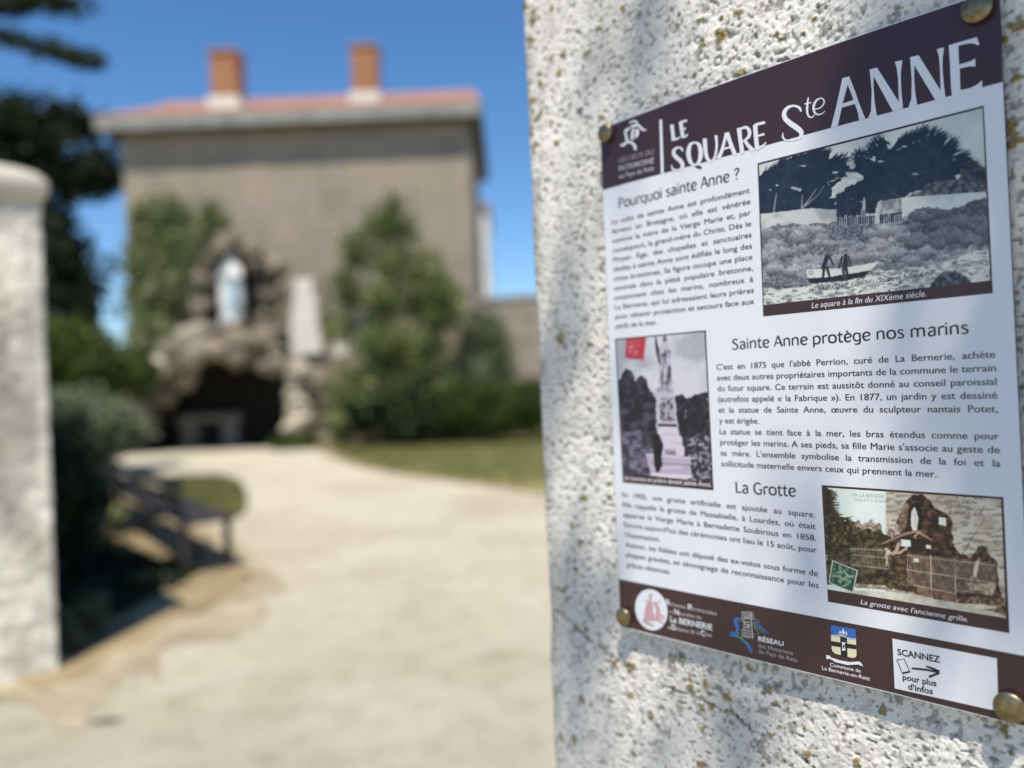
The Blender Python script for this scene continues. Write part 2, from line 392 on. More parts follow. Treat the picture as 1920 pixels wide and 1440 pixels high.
spots(1150, 1080, 3.918, [(185, 880, 16), (355, 1150, 18), (395, 1170, 18), (890, 655, 20), (1120, 650, 20), (1180, 690, 24), (1200, 665, 18), (450, 690, 30), (1080, 1260, 28), (1060, 1240, 20), (1410, 800, 24), (1130, 850, 26), (1190, 820, 26), (1000, 1120, 26), (870, 1080, 24), (1100, 1200, 22),
      (960, 770, 22), (1090, 990, 20), (1310, 1120, 30), (1190, 1340, 26), (490, 980, 24), (350, 640, 20), (1530, 910, 20), (1450, 1260, 20), (720, 690, 22), (830, 720, 22), (1130, 1340, 30)], G_)
spots(1500, 1120, 4.5, [(670, 1080, 34), (1110, 1050, 30), (1450, 1320, 26), (1640, 1370, 30), (1090, 1400, 26), (830, 860, 26), (30, 740, 24), (190, 870, 18), (1550, 1030, 22), (1130, 980, 20), (910, 1090, 24), (420, 1260, 20), (1650, 1300, 30)], G_)
CRACK = [plane_local(u, v, -STAND - BT) for u, v in ((1000, 1138), (1024, 1143), (1056, 1149), (1077, 1172), (1100, 1196), (1129, 1219), (1150, 1233), (1181, 1248), (1212, 1266), (1247, 1289), (1290, 1303), (1339, 1322), (1352, 1333), (1380, 1343), (1392, 1357), (1405, 1368), (1431, 1381), (1455, 1392), (1477, 1394), (1490, 1408), (1502, 1421), (1515, 1432))]

def shaft_mesh(fine, w, dpt, h, rad=0.014, seed=3):
    # s runs round the shaft: back-left -> left side -> arris -> street face -> arris -> right side -> back
    segs = []   # (x, zout, nx, nz)
    def lin_(p, q, n, nrm):
        return [((p[0] + (q[0] - p[0]) * i / n, p[1] + (q[1] - p[1]) * i / n), nrm) for i in range(n)]
    def arc(cx, cz, a0, a1, n):
        return [((cx + rad * math.cos(a0 + (a1 - a0) * i / n), cz + rad * math.sin(a0 + (a1 - a0) * i / n)), (math.cos(a0 + (a1 - a0) * i / n), math.sin(a0 + (a1 - a0) * i / n))) for i in range(n)]
    nf = 14 if fine else 6
    ns = 60 if fine else 90
    c = []
    c += lin_((rad, -dpt), (w - rad, -dpt), 10, (0, -1))[::-1] if False else []
    c += lin_((0, -dpt + rad), (0, -rad), ns, (-1, 0))
    c += arc(rad, -rad, math.pi, math.pi / 2, nf)
    c += lin_((rad, 0), (w - rad, 0), int((w - 2 * rad) / 0.00135) if fine else 30, (0, 1))
    c += arc(w - rad, -rad, math.pi / 2, 0, nf)
    c += lin_((w, -rad), (w, -dpt + rad), ns if not fine else 20, (1, 0))
    c += arc(w - rad, -dpt + rad, 0, -math.pi / 2, 4)
    c += lin_((w - rad, -dpt), (rad, -dpt), 12, (0, -1))
    c += arc(rad, -dpt + rad, -math.pi / 2, -math.pi, 4)
    P = np.array([q[0] for q in c]); NR = np.array([q[1] for q in c])
    if fine:
        ys = np.r_[np.linspace(0, 0.92, 50)[:-1], np.linspace(0.92, 2.0, 800)[:-1], np.linspace(2.0, h, 30)]
    else:
        ys = np.linspace(0, h, 260)
    ds = np.r_[0, np.cumsum(np.linalg.norm(np.diff(P, axis=0), axis=1))]
    Sg, Yg = np.meshgrid(ds, ys)
    X = np.tile(P[:, 0], (len(ys), 1)); Z = np.tile(P[:, 1], (len(ys), 1))
    k = 1.0
    disp = (fbm(Sg * 190 + 5, Yg * 190, 3, seed) - 0.5) * 0.0011 + (fbm(Sg * 420, Yg * 420, 2, seed + 9) - 0.5) * 0.0016 + (fbm(Sg * 14, Yg * 14, 3, seed + 20) - 0.5) * 0.006
    pit = sst(0.74, 0.84, vnoise(Sg * 260, Yg * 260, seed + 31)); disp -= pit * 0.0016
    if not fine: disp = (fbm(Sg * 20, Yg * 20, 4, seed) - .5) * 0.02
    # colour
    base = np.array([0.74, 0.705, 0.64])
    mott = fbm(Sg * 9, Yg * 9, 4, seed + 40)
    C = base[None, None, :] * (0.78 + 0.40 * mott[..., None])
    grey = sst(0.58, 0.72, fbm(Sg * 60, Yg * 60, 3, seed + 50)) * 0.2
    C = C * (1 - grey[..., None]) + np.array([0.34, 0.31, 0.27]) * grey[..., None]
    sm = sst(0.73, 0.82, fbm(Sg * 240, Yg * 240, 2, seed + 60)) * 0.62
    C = C * (1 - sm[..., None]) + np.array([0.17, 0.155, 0.14]) * sm[..., None]
    C = C * (1 - pit[..., None] * 0.45)
    pinky = sst(0.66, 0.76, fbm(Sg * 110, Yg * 110, 2, seed + 66)) * 0.4
    C = C * (1 - pinky[..., None]) + np.array([0.33, 0.29, 0.27]) * pinky[..., None]
    if fine:
        A = X + EDGE; Zl = Yg - TL.z
        front = NR[:, 1][None, :] > 0.3
        yl = np.zeros(Sg.shape); gr = np.zeros(Sg.shape)
        wob = fbm(Sg * 300, Yg * 300, 3, seed + 70) - 0.5; wob2 = fbm(Sg * 900, Yg * 900, 2, seed + 80)
        rr = np.random.default_rng(5); sp_ = list(GP)
        for _ in range(110):
            sp_.append((rr.uniform(-0.11, 0.55), rr.uniform(-0.85, 0.25), rr.uniform(0.0012, 0.0034), 1))
        for _ in range(110):
            sp_.append((rr.uniform(-0.11, 0.55), rr.uniform(-0.85, 0.25), rr.uniform(0.0010, 0.0020), 0))
        for _ in range(60):
            sp_.append((rr.uniform(-0.12, -0.04), rr.uniform(-0.85, 0.25), rr.uniform(0.0015, 0.0035), 1))
        ai, yi = P[:, 0] + EDGE, ys - TL.z
        for (a, z, r, kd) in sp_:
            i0, i1 = np.searchsorted(yi, [z - 2.2 * r, z + 2.2 * r]); 
            jj = np.where((np.abs(ai - a) < 2.2 * r) & (P[:, 1] > -0.02))[0]
            if len(jj) == 0 or i1 <= i0: continue
            j0, j1 = jj[0], jj[-1] + 1
            dd = np.hypot(A[i0:i1, j0:j1] - a, Zl[i0:i1, j0:j1] - z) / r + wob[i0:i1, j0:j1] * 2.2
            mk = sst(1.05, 0.75, dd)
            tgt = yl if kd == 0 else gr
            tgt[i0:i1, j0:j1] = np.maximum(tgt[i0:i1, j0:j1], mk)
        yl *= 0.75 + 0.25 * sst(0.3, 0.6, wob2)
        yc = np.array([0.23, 0.155, 0.018])[None, None] * (0.45 + 0.9 * wob2[..., None])
        C = C * (1 - yl[..., None] * 0.93) + yc * yl[..., None] * 0.93
        gc = np.array([0.24, 0.215, 0.19])[None, None] * (0.7 + 0.6 * wob2[..., None])
        grv = gr * (1 - yl) * 0.72
        C = C * (1 - grv[..., None]) + gc * grv[..., None]
        disp += yl * (0.0008 + 0.0012 * wob2)
        cd = np.full(Sg.shape, 9.0)
        for (p, q) in zip(CRACK[:-1], CRACK[1:]):
            px, pz = p; qx, qz = q; L2 = (qx - px) ** 2 + (qz - pz) ** 2
            t = np.clip(((A - px) * (qx - px) + (Zl - pz) * (qz - pz)) / L2, 0, 1)
            cd = np.minimum(cd, np.hypot(A - px - t * (qx - px), Zl - pz - t * (qz - pz)))
        cw = 0.0007 + 0.0011 * fbm(Sg * 60, Yg * 60, 2, 91); ck = sst(1.4, 0.6, (cd + wob * 0.006) / cw) * 0.75 * sst(0.3, 0.55, fbm(Sg * 22, Yg * 22, 2, 95))
        C = C * (1 - ck[..., None]) + np.array([0.09, 0.085, 0.075]) * ck[..., None]; disp -= ck * 0.0018
        # weathered grey along the arris
        ed = sst(0.035, 0.0, np.abs(X - 0.0)) * sst(0.35, 0.6, fbm(Sg * 40, Yg * 25, 3, 77)) * 0.55
        C = C * (1 - ed[..., None]) + np.array([0.22, 0.20, 0.16]) * ed[..., None]
    else:
        st = sst(0.45, 0.7, fbm(Sg * 5, Yg * 3, 4, 12)) * 0.35
        C = C * (1 - st[..., None]) + np.array([0.36, 0.33, 0.26]) * st[..., None]
        C *= np.array([0.92, .90, .84]) * (0.62 + 0.7 * sst(0.25, 0.7, fbm(Sg * 4, Yg * 2.2, 4, 99)))[..., None]
    # keep the relief behind the sign
    X = X + NR[:, 0][None] * disp; Z = Z + NR[:, 1][None] * disp
    nr, nc = X.shape
    V = np.stack([X, Yg, Z], -1).reshape(-1, 3)
    i = np.arange(nr - 1)[:, None] * nc; j = np.arange(nc)[None, :]; j2 = (j + 1) % nc
    Q = np.stack([i + j, i + j2, i + nc + j2, i + nc + j], -1).reshape(-1, 4)
    me = grid_mesh('pillar_shaft', V, Q, C.reshape(-1, 3))
    return me
def grid_mesh(name, V, Q, C=None, smooth=True):
    me = bpy.data.meshes.new(name); me.vertices.add(len(V)); me.vertices.foreach_set('co', V.astype(np.float32).ravel())
    me.loops.add(Q.size); me.loops.foreach_set('vertex_index', Q.astype(np.int32).ravel())
    me.polygons.add(len(Q)); me.polygons.foreach_set('loop_start', np.arange(0, Q.size, 4, dtype=np.int32))
    me.polygons.foreach_set('loop_total', np.full(len(Q), 4, dtype=np.int32))
    me.polygons.foreach_set('use_smooth', np.full(len(Q), smooth))
    me.update()
    if C is not None:
        ca = me.color_attributes.new('col', 'FLOAT_COLOR', 'POINT')
        c4 = np.ones((len(V), 4), np.float32); c4[:, :3] = np.clip(C, 0, 1); ca.data.foreach_set('color', c4.ravel())
    return me
def cap_mesh(w, dpt):
    """pillar cap: bulging moulding under a low pyramid"""
    prof = [(0.0, 0.0), (0.02, 0.012), (0.04, 0.05), (0.048, 0.09), (0.036, 0.13), (0.005, 0.165), (-0.06, 0.20), (-0.14, 0.225), (-0.199, 0.235)]
    V = []; nseg = 9; rc = 0.05
    ring = []
    for cx, cz, a0 in ((1, 1, 0), (-1, 1, math.pi / 2), (-1, -1, math.pi), (1, -1, 1.5 * math.pi)):
        for k in range(nseg): ring.append((cx, cz, a0 + math.pi / 2 * k / (nseg - 1)))
    for (o, y) in prof:
        for (cx, cz, an) in ring:
            r2 = min(rc, 0.05) * 1.0
            x = w / 2 + cx * max(w / 2 + o - r2, 0.0) + r2 * math.cos(an); z = -dpt / 2 + cz * max(dpt / 2 + o - r2, 0.0) + r2 * math.sin(an)
            nn = (float(fbm(x * 12 + y * 9, z * 12, 3, 4)) - .5) * 0.02
            V.append((x + nn, y + nn * .6, z + nn))
    n = len(ring); Fc = []
    for i in range(len(prof) - 1):
        for k in range(n): Fc.append((i * n + k, i * n + (k + 1) % n, (i + 1) * n + (k + 1) % n, (i + 1) * n + k))
    V = np.array(V); mt = fbm(V[:, 0] * 10, V[:, 1] * 14 + V[:, 2] * 9, 4, 8)
    C = np.array([0.50, 0.46, 0.39])[None] * (0.6 + 0.7 * mt[:, None])
    me = grid_mesh('pillar_cap', V, np.array(Fc), C)
    return me
def pillar(t0, fine, h, label, PD=0.41):
    root = empty('gate_pillar', mat=pillar_matrix(t0), label=label, cat='pillar')
    link('pillar_shaft', shaft_mesh(fine, PW, PD, h), root, M['stucco'])
    c = link('pillar_cap', cap_mesh(PW, PD), root, M['stucco']); c.location = (0, h - 0.002, 0)
    return root
pillar(EDGE, True, 2.62, 'white stucco gate pillar with yellow lichen and a crack behind the information sign')
PX_T = -4.36
pillar(PX_T - PW, False, 2.60, 'pale blurred gate pillar with rounded cap at the left edge', 0.385)

# ------------------------------------------------------------------ house
FY = 26.0
hl = at(236, 460, FY); hr = at(888, 400, FY); HX0, HX1 = hl.x, hr.x
ez = at(560, 229, FY - 0.5).z      # underside of eaves
EV = 0.5
house = empty('house', (0, FY, 0), 'tall beige house with tiled hip roof and two brick chimneys behind the grotto', 'house')
HD = 7.2
mb = MB(); mb.box(HX0, HX1, 0, HD, 0, ez); mb.build('wall', M['facade'], house)
mb = MB(); mb.box(HX0 + .003, HX1 - .003, -0.03, 0.0, 0, 0.6); mb.build('plinth', M['rubble'], house)
mb = MB()
mb.box(HX0 - 0.55, HX1 + 0.3, -EV, HD + .5, ez, ez + 0.10); mb.build('soffit', M['soffit'], house)
fh = at(898, 198, FY - EV).z - at(898, 222, FY - EV).z
mb = MB()
mb.box(HX0 - 0.60, HX1 + 0.35, -EV - 0.10, -EV, ez - 0.02, ez + fh); mb.box(HX1 + 0.3, HX1 + 0.4, -EV, HD + .5, ez - 0.02, ez + fh * .8)
mb.build('fascia', M['fascia'], house)
roof = MB()
zr0 = ez + fh - 0.02; rx0, rx1 = HX0 - 0.62, HX1 + 0.42; ry0, ry1 = -EV - 0.12, HD + 0.6; rz = zr0 + 1.85; rm = (ry0 + ry1) / 2
# tile courses as real steps on the slopes
def slope(c0, c1, t0, t1, n):
    for i in range(n):
        a, b = i / n, (i + 1) / n
        p0 = Vector(c0).lerp(Vector(t0), a); p1 = Vector(c1).lerp(Vector(t1), a); q0 = Vector(c0).lerp(Vector(t0), b); q1 = Vector(c1).lerp(Vector(t1), b)
        up = Vector((0, 0, 0.05))
        roof.poly([p0 + up, p1 + up, q1, q0]); roof.poly([p0, p1, p1 + up, p0 + up])
slope((rx0, ry0, zr0), (rx1, ry0, zr0), (rx0 + .5, rm, rz), (rx1 - .3, rm, rz), 12)
slope((rx1, ry1, zr0), (rx0, ry1, zr0), (rx1 - .3, rm, rz), (rx0 + .5, rm, rz), 12)
slope((rx1, ry0, zr0), (rx1, ry1, zr0), (rx1 - .3, rm, rz), (rx1 - .3, rm, rz), 12)
slope((rx0, ry1, zr0), (rx0, ry0, zr0), (rx0 + .5, rm, rz), (rx0 + .5, rm, rz), 12)
ro = roof.build('roof', M['brown_tile'], house)
def chimney(u0, u1, vt, vb, vbase):
    Y = FY + 0.6
    p0 = at(u0, vb, Y); p1 = at(u1, vb, Y); zt = at((u0 + u1) / 2, vt, Y).z; zb = at((u0 + u1) / 2, vbase, Y).z
    w = p1.x - p0.x
    root = empty('chimney_placeholder')
    bpy.data.objects.remove(root)
    b = MB(); y0 = Y - FY
    b.box(p0.x - .12, p1.x + .12, y0 - .12, y0 + w + .12, zb - 0.6, p0.z)
    c = b.build('chimney', M['limestone'], house, bevel=.02)
    b = MB(); n = 9
    hh = (zt - p0.z - 0.12) / n
    for i in range(n):      # brick courses, alternately proud by a little
        e = 0.012 if i % 2 else 0.0
        b.box(p0.x - e, p1.x + e, y0 - e, y0 + w + e, p0.z + .001 + i * hh, p0.z + (i + 1) * hh)
    b.build('chimney_stack', M['brick'], c)
    b = MB(); b.box(p0.x - .07, p1.x + .07, y0 - .07, y0 + w + .07, zt - .12, zt); b.build('chimney_cap', M['brick'], c, bevel=.02)
chimney(396, 445, 92, 183, 215)
chimney(661, 707, 82, 174, 206)
# gutter pipe at the right corner
mb = MB(); mb.tube([(HX1 - .1, -.07, 0.1), (HX1 - .1, -.07, ez)], [.045, .045]); mb.build('drainpipe', M['fascia'], house)
# ridge of hip cap
mb = MB(); mb.tube([(rx0 + .5, rm, rz + .03), (rx1 - .3, rm, rz + .03)], [.1, .1]); mb.build('ridge_tiles', M['brown_tile'], house)

nb = empty('house', (0, 44, 0), 'narrow pale house seen past the right corner of the tall house', 'house')
a0 = at(860, 392, 44); a1 = at(914, 392, 44)
mb = MB(); mb.box(a0.x - 3, a1.x, 0, 6, 0, a0.z); mb.build('wall', M['white_wall'], nb)
mb = MB(); mb.box(a0.x - 3.2, a1.x + .15, -.2, 6.2, a0.z + .002, a0.z + .25); mb.build('roof', M['brown_tile'], nb)

# garden wall on the right, behind the hedge
gw = empty('garden_wall', (0, 25.2, 0), 'rubble stone garden wall between the tall house and the pillar', 'wall')
wz = at(950, 562, 25.2).z
r = random.Random(4); mb = MB()
x = HX1 + 0.02
mb.box(HX1 + .02, 7.5, 0.06, 0.5, 0, wz); mb.build('wall_core', M['rubble'], gw)
mb = MB(); x = HX1 + .02
while x < 7.4:
    w = r.uniform(.35, .6); mb.box(x, min(x + w - .02, 7.5), -0.04, .56, wz + .002, wz + r.uniform(.10, .16)); x += w
mb.build('coping', M['rubble'], gw)
mb = MB(); row = 0; zz = 0.05
while zz < wz - .2:
    hh = r.uniform(.16, .28); x = HX1 + .04 + r.uniform(0, .2)
    while x < 7.3:
        w = r.uniform(.25, .6); mb.box(x, x + w - .03, r.uniform(-.01, .03), .07, zz, zz + hh - .03); x += w
    zz += hh
mb.build('stone', M['rubble'], gw, kind='stuff')

# ------------------------------------------------------------------ grotto
GY = 23.4
grotto = empty('rock_grotto', (0, GY, 0), 'artificial rock grotto with a dark cave and statue niche against the house', 'grotto')
def rock_mesh(seed):
    bm = bmesh.new(); bmesh.ops.create_icosphere(bm, subdivisions=3, radius=1.0)
    r = random.Random(seed); o = r.uniform(0, 50)
    ks = [Vector((r.uniform(-1, 1), r.uniform(-1, 1), r.uniform(-1, 1))).normalized() for _ in range(7)]
    for v in bm.verts:
        p = v.co.normalized(); d = 1.0
        for k in ks: d = min(d, 0.78 / max(p.dot(k), 0.01)) if p.dot(k) > 0.6 else d
        nn = float(fbm(p.x * 3 + o, p.y * 3 + p.z * 2.3, 3, seed))
        v.co = p * (d * (0.8 + 0.4 * nn))
    me = bpy.data.meshes.new('rock'); bm.to_mesh(me); bm.free()
    me.polygons.foreach_set('use_smooth', [False] * len(me.polygons)); return me
for k_ in ('rock', 'rock_pale'):
    nt = M[k_].node_tree; bs_ = nt.nodes['Principled BSDF']; lk = bs_.inputs['Base Color'].links[0]; src = lk.from_socket
    oi = nt.nodes.new('ShaderNodeObjectInfo'); mr = nt.nodes.new('ShaderNodeMapRange'); mr.inputs['To Min'].default_value = 0.5; mr.inputs['To Max'].default_value = 1.6
    vm = nt.nodes.new('ShaderNodeVectorMath'); vm.operation = 'SCALE'
    nt.links.new(oi.outputs['Random'], mr.inputs['Value']); nt.links.new(src, vm.inputs[0]); nt.links.new(mr.outputs[0], vm.inputs['Scale']); nt.links.new(vm.outputs[0], bs_.inputs['Base Color'])
RM = [rock_mesh(i) for i in range(7)]
for me in RM: me.materials.append(M['rock'])
RP = [rock_mesh(20 + i) for i in range(4)]
for me in RP: me.materials.append(M['rock_pale'])
rk = random.Random(12)
def rock(u, v, Y, s, pale=False, sy=None):
    p = at(u, v, Y); o = bpy.data.objects.new('rock', rk.choice(RP if pale else RM)); COL.objects.link(o); o.parent = grotto
    o.location = (p.x, p.y - GY, p.z); k = s * Y / F
    o.scale = (k * rk.uniform(.85, 1.3), (sy or k) * rk.uniform(.8, 1.2), k * rk.uniform(.75, 1.1))
    o.rotation_euler = (rk.uniform(-.4, .4), rk.uniform(-.4, .4), rk.uniform(0, 6.28)); return o
# (u, v, depth, half size px, pale)
def path_rocks(pts, n, s, Y, pale=False, jit=8):
    for i in range(n):
        t = i / max(n - 1, 1) * (len(pts) - 1); k = min(int(t), len(pts) - 2); f = t - k
        u = pts[k][0] * (1 - f) + pts[k + 1][0] * f; v = pts[k][1] * (1 - f) + pts[k + 1][1] * f
        rock(u + rk.uniform(-jit, jit), v + rk.uniform(-jit, jit), Y + rk.uniform(-.2, .3), s * rk.uniform(.75, 1.3), pale)
path_rocks([(385, 620), (382, 560), (388, 505), (410, 468), (440, 455), (470, 470), (490, 510), (500, 560), (500, 610)], 20, 19, 24.2, False, 5)
path_rocks([(375, 600), (370, 540), (400, 480)], 8, 16, 24.5)
path_rocks([(500, 490), (530, 530), (548, 580), (540, 640)], 12, 22, 24.7)
path_rocks([(515, 560), (530, 600), (520, 650), (545, 680)], 10, 22, 24.3)
path_rocks([(375, 640), (430, 625), (480, 630), (520, 650)], 12, 21, 23.9)
path_rocks([(250, 712), (290, 685), (330, 664), (380, 652), (440, 648), (510, 655)], 20, 24, 23.0, False, 6)     # brow
path_rocks([(200, 800), (215, 770), (235, 745)], 7, 22, 23.3, False, 6)
path_rocks([(296, 722), (330, 712), (300, 752), (360, 700), (284, 785)], 10, 20, 23.35, False, 5)
path_rocks([(340, 640), (400, 625), (350, 625)], 6, 16, 23.6, True, 5)
path_rocks([(280, 690), (330, 672), (370, 668)], 6, 22, 22.9, True, 5)
path_rocks([(420, 668), (470, 672), (510, 690)], 8, 18, 22.9, False, 5)
path_rocks([(268, 735), (256, 780), (248, 830)], 10, 24, 23.4)
path_rocks([(188, 742), (212, 728), (240, 722), (268, 706), (300, 690)], 11, 17, 22.8, True, 4)
path_rocks([(200, 770), (230, 800), (250, 840)], 9, 24, 23.6)
path_rocks([(556, 690), (562, 730), (558, 780), (562, 825)], 12, 22, 23.4, True, 6)
path_rocks([(590, 700), (605, 750), (600, 800), (610, 830)], 12, 24, 23.7, False, 6)
path_rocks([(548, 806), (552, 822)], 3, 15, 23.2, True, 4)
for k in range(16): rock(rk.uniform(380, 560), rk.uniform(560, 660), 25.2, 34)
# inside of the cave and niche, their shade put into a near-black colour
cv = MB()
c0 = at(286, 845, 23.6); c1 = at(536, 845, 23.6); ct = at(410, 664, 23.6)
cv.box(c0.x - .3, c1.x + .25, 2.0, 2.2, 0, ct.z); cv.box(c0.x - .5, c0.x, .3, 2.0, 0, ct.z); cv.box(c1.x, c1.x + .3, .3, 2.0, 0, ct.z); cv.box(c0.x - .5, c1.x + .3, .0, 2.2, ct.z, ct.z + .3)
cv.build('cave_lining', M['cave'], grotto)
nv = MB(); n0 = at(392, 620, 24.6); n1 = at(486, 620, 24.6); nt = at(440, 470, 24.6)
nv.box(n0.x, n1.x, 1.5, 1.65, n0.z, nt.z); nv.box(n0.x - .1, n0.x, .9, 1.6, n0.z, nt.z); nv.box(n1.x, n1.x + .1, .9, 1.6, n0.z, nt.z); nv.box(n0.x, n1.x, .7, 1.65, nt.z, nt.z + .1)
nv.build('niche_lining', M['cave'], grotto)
mb = MB(); q = at(435, 612, 24.2); mb.box(q.x - .6, q.x + .6, .4, 1.5, q.z - .35, q.z - .02); mb.build('niche_ledge', M['rock'], grotto, bevel=.05)

# statue in the niche
sb = at(435, 606, 24.2); stz = at(435, 476, 24.2).z - sb.z
st = empty('statue', (sb.x, sb.y, sb.z - 0.02), 'white robed statue with pale blue sash standing in the grotto niche', 'statue')
k = stz / 1.7
def ell(prof, name, mat, c=(0, 0, 0), folds=0, sx=1, sy=.75, n=28):
    b = MB(); b.lathe(prof, n, sx, sy, c)
    me = b.mesh(name, True)
    if folds:
        for v in me.vertices:
            an = math.atan2(v.co.y - c[1], v.co.x - c[0]); fz = max(0, 1 - (v.co.z) / (1.2 * k))
            s_ = 1 + 0.07 * fz * math.sin(an * folds); v.co.x = c[0] + (v.co.x - c[0]) * s_; v.co.y = c[1] + (v.co.y - c[1]) * s_
    return link(name, me, st, mat)
ell([(r_ * k, z_ * k) for r_, z_ in ((.27, 0), (.29, .03), (.26, .3), (.23, .7), (.20, .95), (.21, 1.15), (.23, 1.30), (.19, 1.40), (.09, 1.45), (.065, 1.5))], 'robe', M['statue'], folds=9)
ell([(r_ * k, z_ * k) for r_, z_ in ((.30, .25), (.31, .5), (.29, .9), (.29, 1.25), (.24, 1.40), (.15, 1.5), (.14, 1.6), (.12, 1.7), (.05, 1.75))], 'veil', M['statue'], c=(0, .05, 0), folds=5)
b = MB(); b.lathe([(.02 * k, -.12 * k), (.07 * k, -.09 * k), (.09 * k, 0), (.085 * k, .06 * k), (.04 * k, .11 * k)], 18, .85, 1, (0, -.03 * k, 1.6 * k)); b.tube([(0, -.1 * k, 1.61 * k), (0, -.135 * k, 1.585 * k)], [.012 * k, .018 * k]); b.build('head', M['statue'], st, smooth=True)
for sgn in (-1, 1):
    b = MB(); b.tube([(sgn * .2 * k, 0, 1.33 * k), (sgn * .24 * k, -.08 * k, 1.12 * k), (sgn * .12 * k, -.2 * k, 1.14 * k), (sgn * .02 * k, -.25 * k, 1.26 * k)], [.065 * k, .06 * k, .05 * k, .025 * k], 10); b.build('arm', M['statue'], st, smooth=True)
b = MB(); b.tube([(0, -.25 * k, 1.22 * k), (0, -.27 * k, 1.36 * k)], [.03 * k, .01 * k], 8); b.build('hands', M['statue'], st, smooth=True)
b = MB(); b.lathe([(.212 * k, .97 * k), (.218 * k, 1.0 * k), (.212 * k, 1.05 * k)], 24, 1, .8); b.box(.02 * k, .10 * k, -.235 * k, -.2 * k, .28 * k, 1.0 * k); b.box(.11 * k, .17 * k, -.22 * k, -.18 * k, .35 * k, 1.0 * k); b.build('sash', M['sash'], st)

# altar in the cave
al = at(335, 783, 25.0); ar = at(457, 783, 25.0); az = al.z + .05; ax = (al.x + ar.x) / 2; aw = (ar.x - al.x) / 2
alt = empty('stone_altar', (ax, 25.0, 0), 'plain grey stone altar table standing inside the dark cave', 'altar')
b = MB(); b.box(-aw, aw, -.3, .4, az - .22, az); b.build('table_top', M['altar'], alt, bevel=.02)
for s_ in (-1, 1):
    b = MB(); b.box(min(s_ * aw * .88, s_ * aw * .38), max(s_ * aw * .88, s_ * aw * .38), -.2, .3, 0, az - .221); b.build('leg', M['altar'], alt, bevel=.015)

# marble plaques right of the niche
lab = ['topmost and narrowest', 'second from the top', 'third from the top', 'fourth from the top', 'lowest and widest']
vv = [522, 552, 580, 610, 637, 664]
ww = [(553, 585), (550, 592), (547, 594), (545, 598), (541, 604)]
for i in range(5):
    p0 = at(ww[i][0], vv[i + 1], 23.5); p1 = at(ww[i][1], vv[i], 23.5)
    b = MB(); w2 = (p1.x - p0.x) / 2; h2 = (p1.z - p0.z) / 2 - .008
    b.box(-w2, w2, 0, .12, -h2, h2)
    o = b.build('marble_plaque', M['marble'], None, bevel=.01, label=lab[i] + ' white plaque in the column right of the statue niche', cat='plaque', group='white plaques beside the statue niche')
    o.location = ((p0.x + p1.x) / 2, 23.5 + .02 * (i % 2), (p0.z + p1.z) / 2); o.rotation_euler = (0, random.uniform(-.02, .02), random.uniform(-.06, .06))
b = MB(); p0 = at(543, 668, 23.66); p1 = at(602, 520, 23.66); b.box(p0.x, p1.x, .27, .75, 0, p1.z); b.build('plaque_backing', M['rock'], grotto, bevel=.04)
p0 = at(622, 666, 23.6); p1 = at(704, 584, 23.6)
b = MB(); b.box(-(p1.x - p0.x) / 2, (p1.x - p0.x) / 2, 0, .1, -(p1.z - p0.z) / 2, (p1.z - p0.z) / 2)
o = b.build('white_panel', M['marble'], None, bevel=.01, label='white panel partly hidden by the tall shrub in front of the house', cat='panel'); o.location = ((p0.x + p1.x) / 2, 25.9, (p0.z + p1.z) / 2)
o.location.y = 23.6
b = MB(); b.box(-.04, .04, .02, .08, -p0.z, (p0.z - p1.z) / 2 + .0); 
b = MB(); hh2 = (p0.z + p1.z) / 2; b.box(-.5, -.42, .101, .16, -hh2, .2); b.box(.42, .5, .101, .16, -hh2, .2); b.build('post', M['wood'], o)

# ------------------------------------------------------------------ plants
def bush(name, blobs, n, size, mat, label, cat, group=None, seed=1, shell=.5, stems=True, k=10, spread=.1, aspect=1.7, base=None):
    """blobs: (x,y,z,rx,ry,rz) world"""
    bx = base or (blobs[0][0], blobs[0][1])
    root = empty(name, (bx[0], bx[1], 0), label, cat, group)
    P = clumpy(blob_points(blobs, max(n // k, 1), seed, shell), seed + 1, k, spread)
    P[:, 2] = np.maximum(P[:, 2], 0.03)
    P -= np.array([bx[0], bx[1], 0])
    link('foliage', leaf_mesh('foliage', P, size, seed + 2, aspect), root, mat)
    if stems:
        b = MB(); r = random.Random(seed)
        for q in blobs:
            p = Vector((q[0] - bx[0], q[1] - bx[1], q[2])); m_ = Vector((p.x * .4 + r.uniform(-.1, .1), p.y * .4, p.z * .5))
            rr = max(.02, q[3] * .045); b.tube([(r.uniform(-.05, .05), r.uniform(-.05, .05), 0), m_, p], [rr * 1.5, rr, rr * .4], 7)
        b.build('stem', M['bark'], root)
    return root
def pb(u, v, Y, rpx, ry=None, rz=None):
    p = at(u, v, Y); k_ = Y / F
    return (p.x, p.y, p.z, rpx * k_, (ry if ry is not None else rpx * k_), (rz or rpx) * k_)
# climber on the facade
bl = [pb(250, 520, 25.8, 16, .12, 90), pb(285, 400, 25.85, 14, .1, 40), pb(345, 420, 25.85, 12, .1, 40), pb(415, 440, 25.85, 14, .1, 40), pb(255, 400, 25.85, 10, .1, 26), pb(270, 560, 25.75, 32, .2, 60), pb(320, 520, 25.75, 42, .2, 80), pb(378, 520, 25.75, 34, .2, 60), pb(300, 440, 25.8, 24, .15, 60), pb(316, 390, 25.8, 13, .12, 26), pb(395, 410, 25.8, 20, .15, 34), pb(350, 470, 25.8, 30, .15, 40), pb(265, 470, 25.8, 20, .15, 60), pb(290, 630, 25.6, 50, .3, 40), pb(390, 460, 25.8, 22, .15, 40)]
bush('climbing_plant', bl, 8500, .12, M['ivy'], 'green climbing plant covering the lower left of the house wall', 'climber', seed=3, base=(at(320, 600, 25.6).x, 25.6), spread=.14)
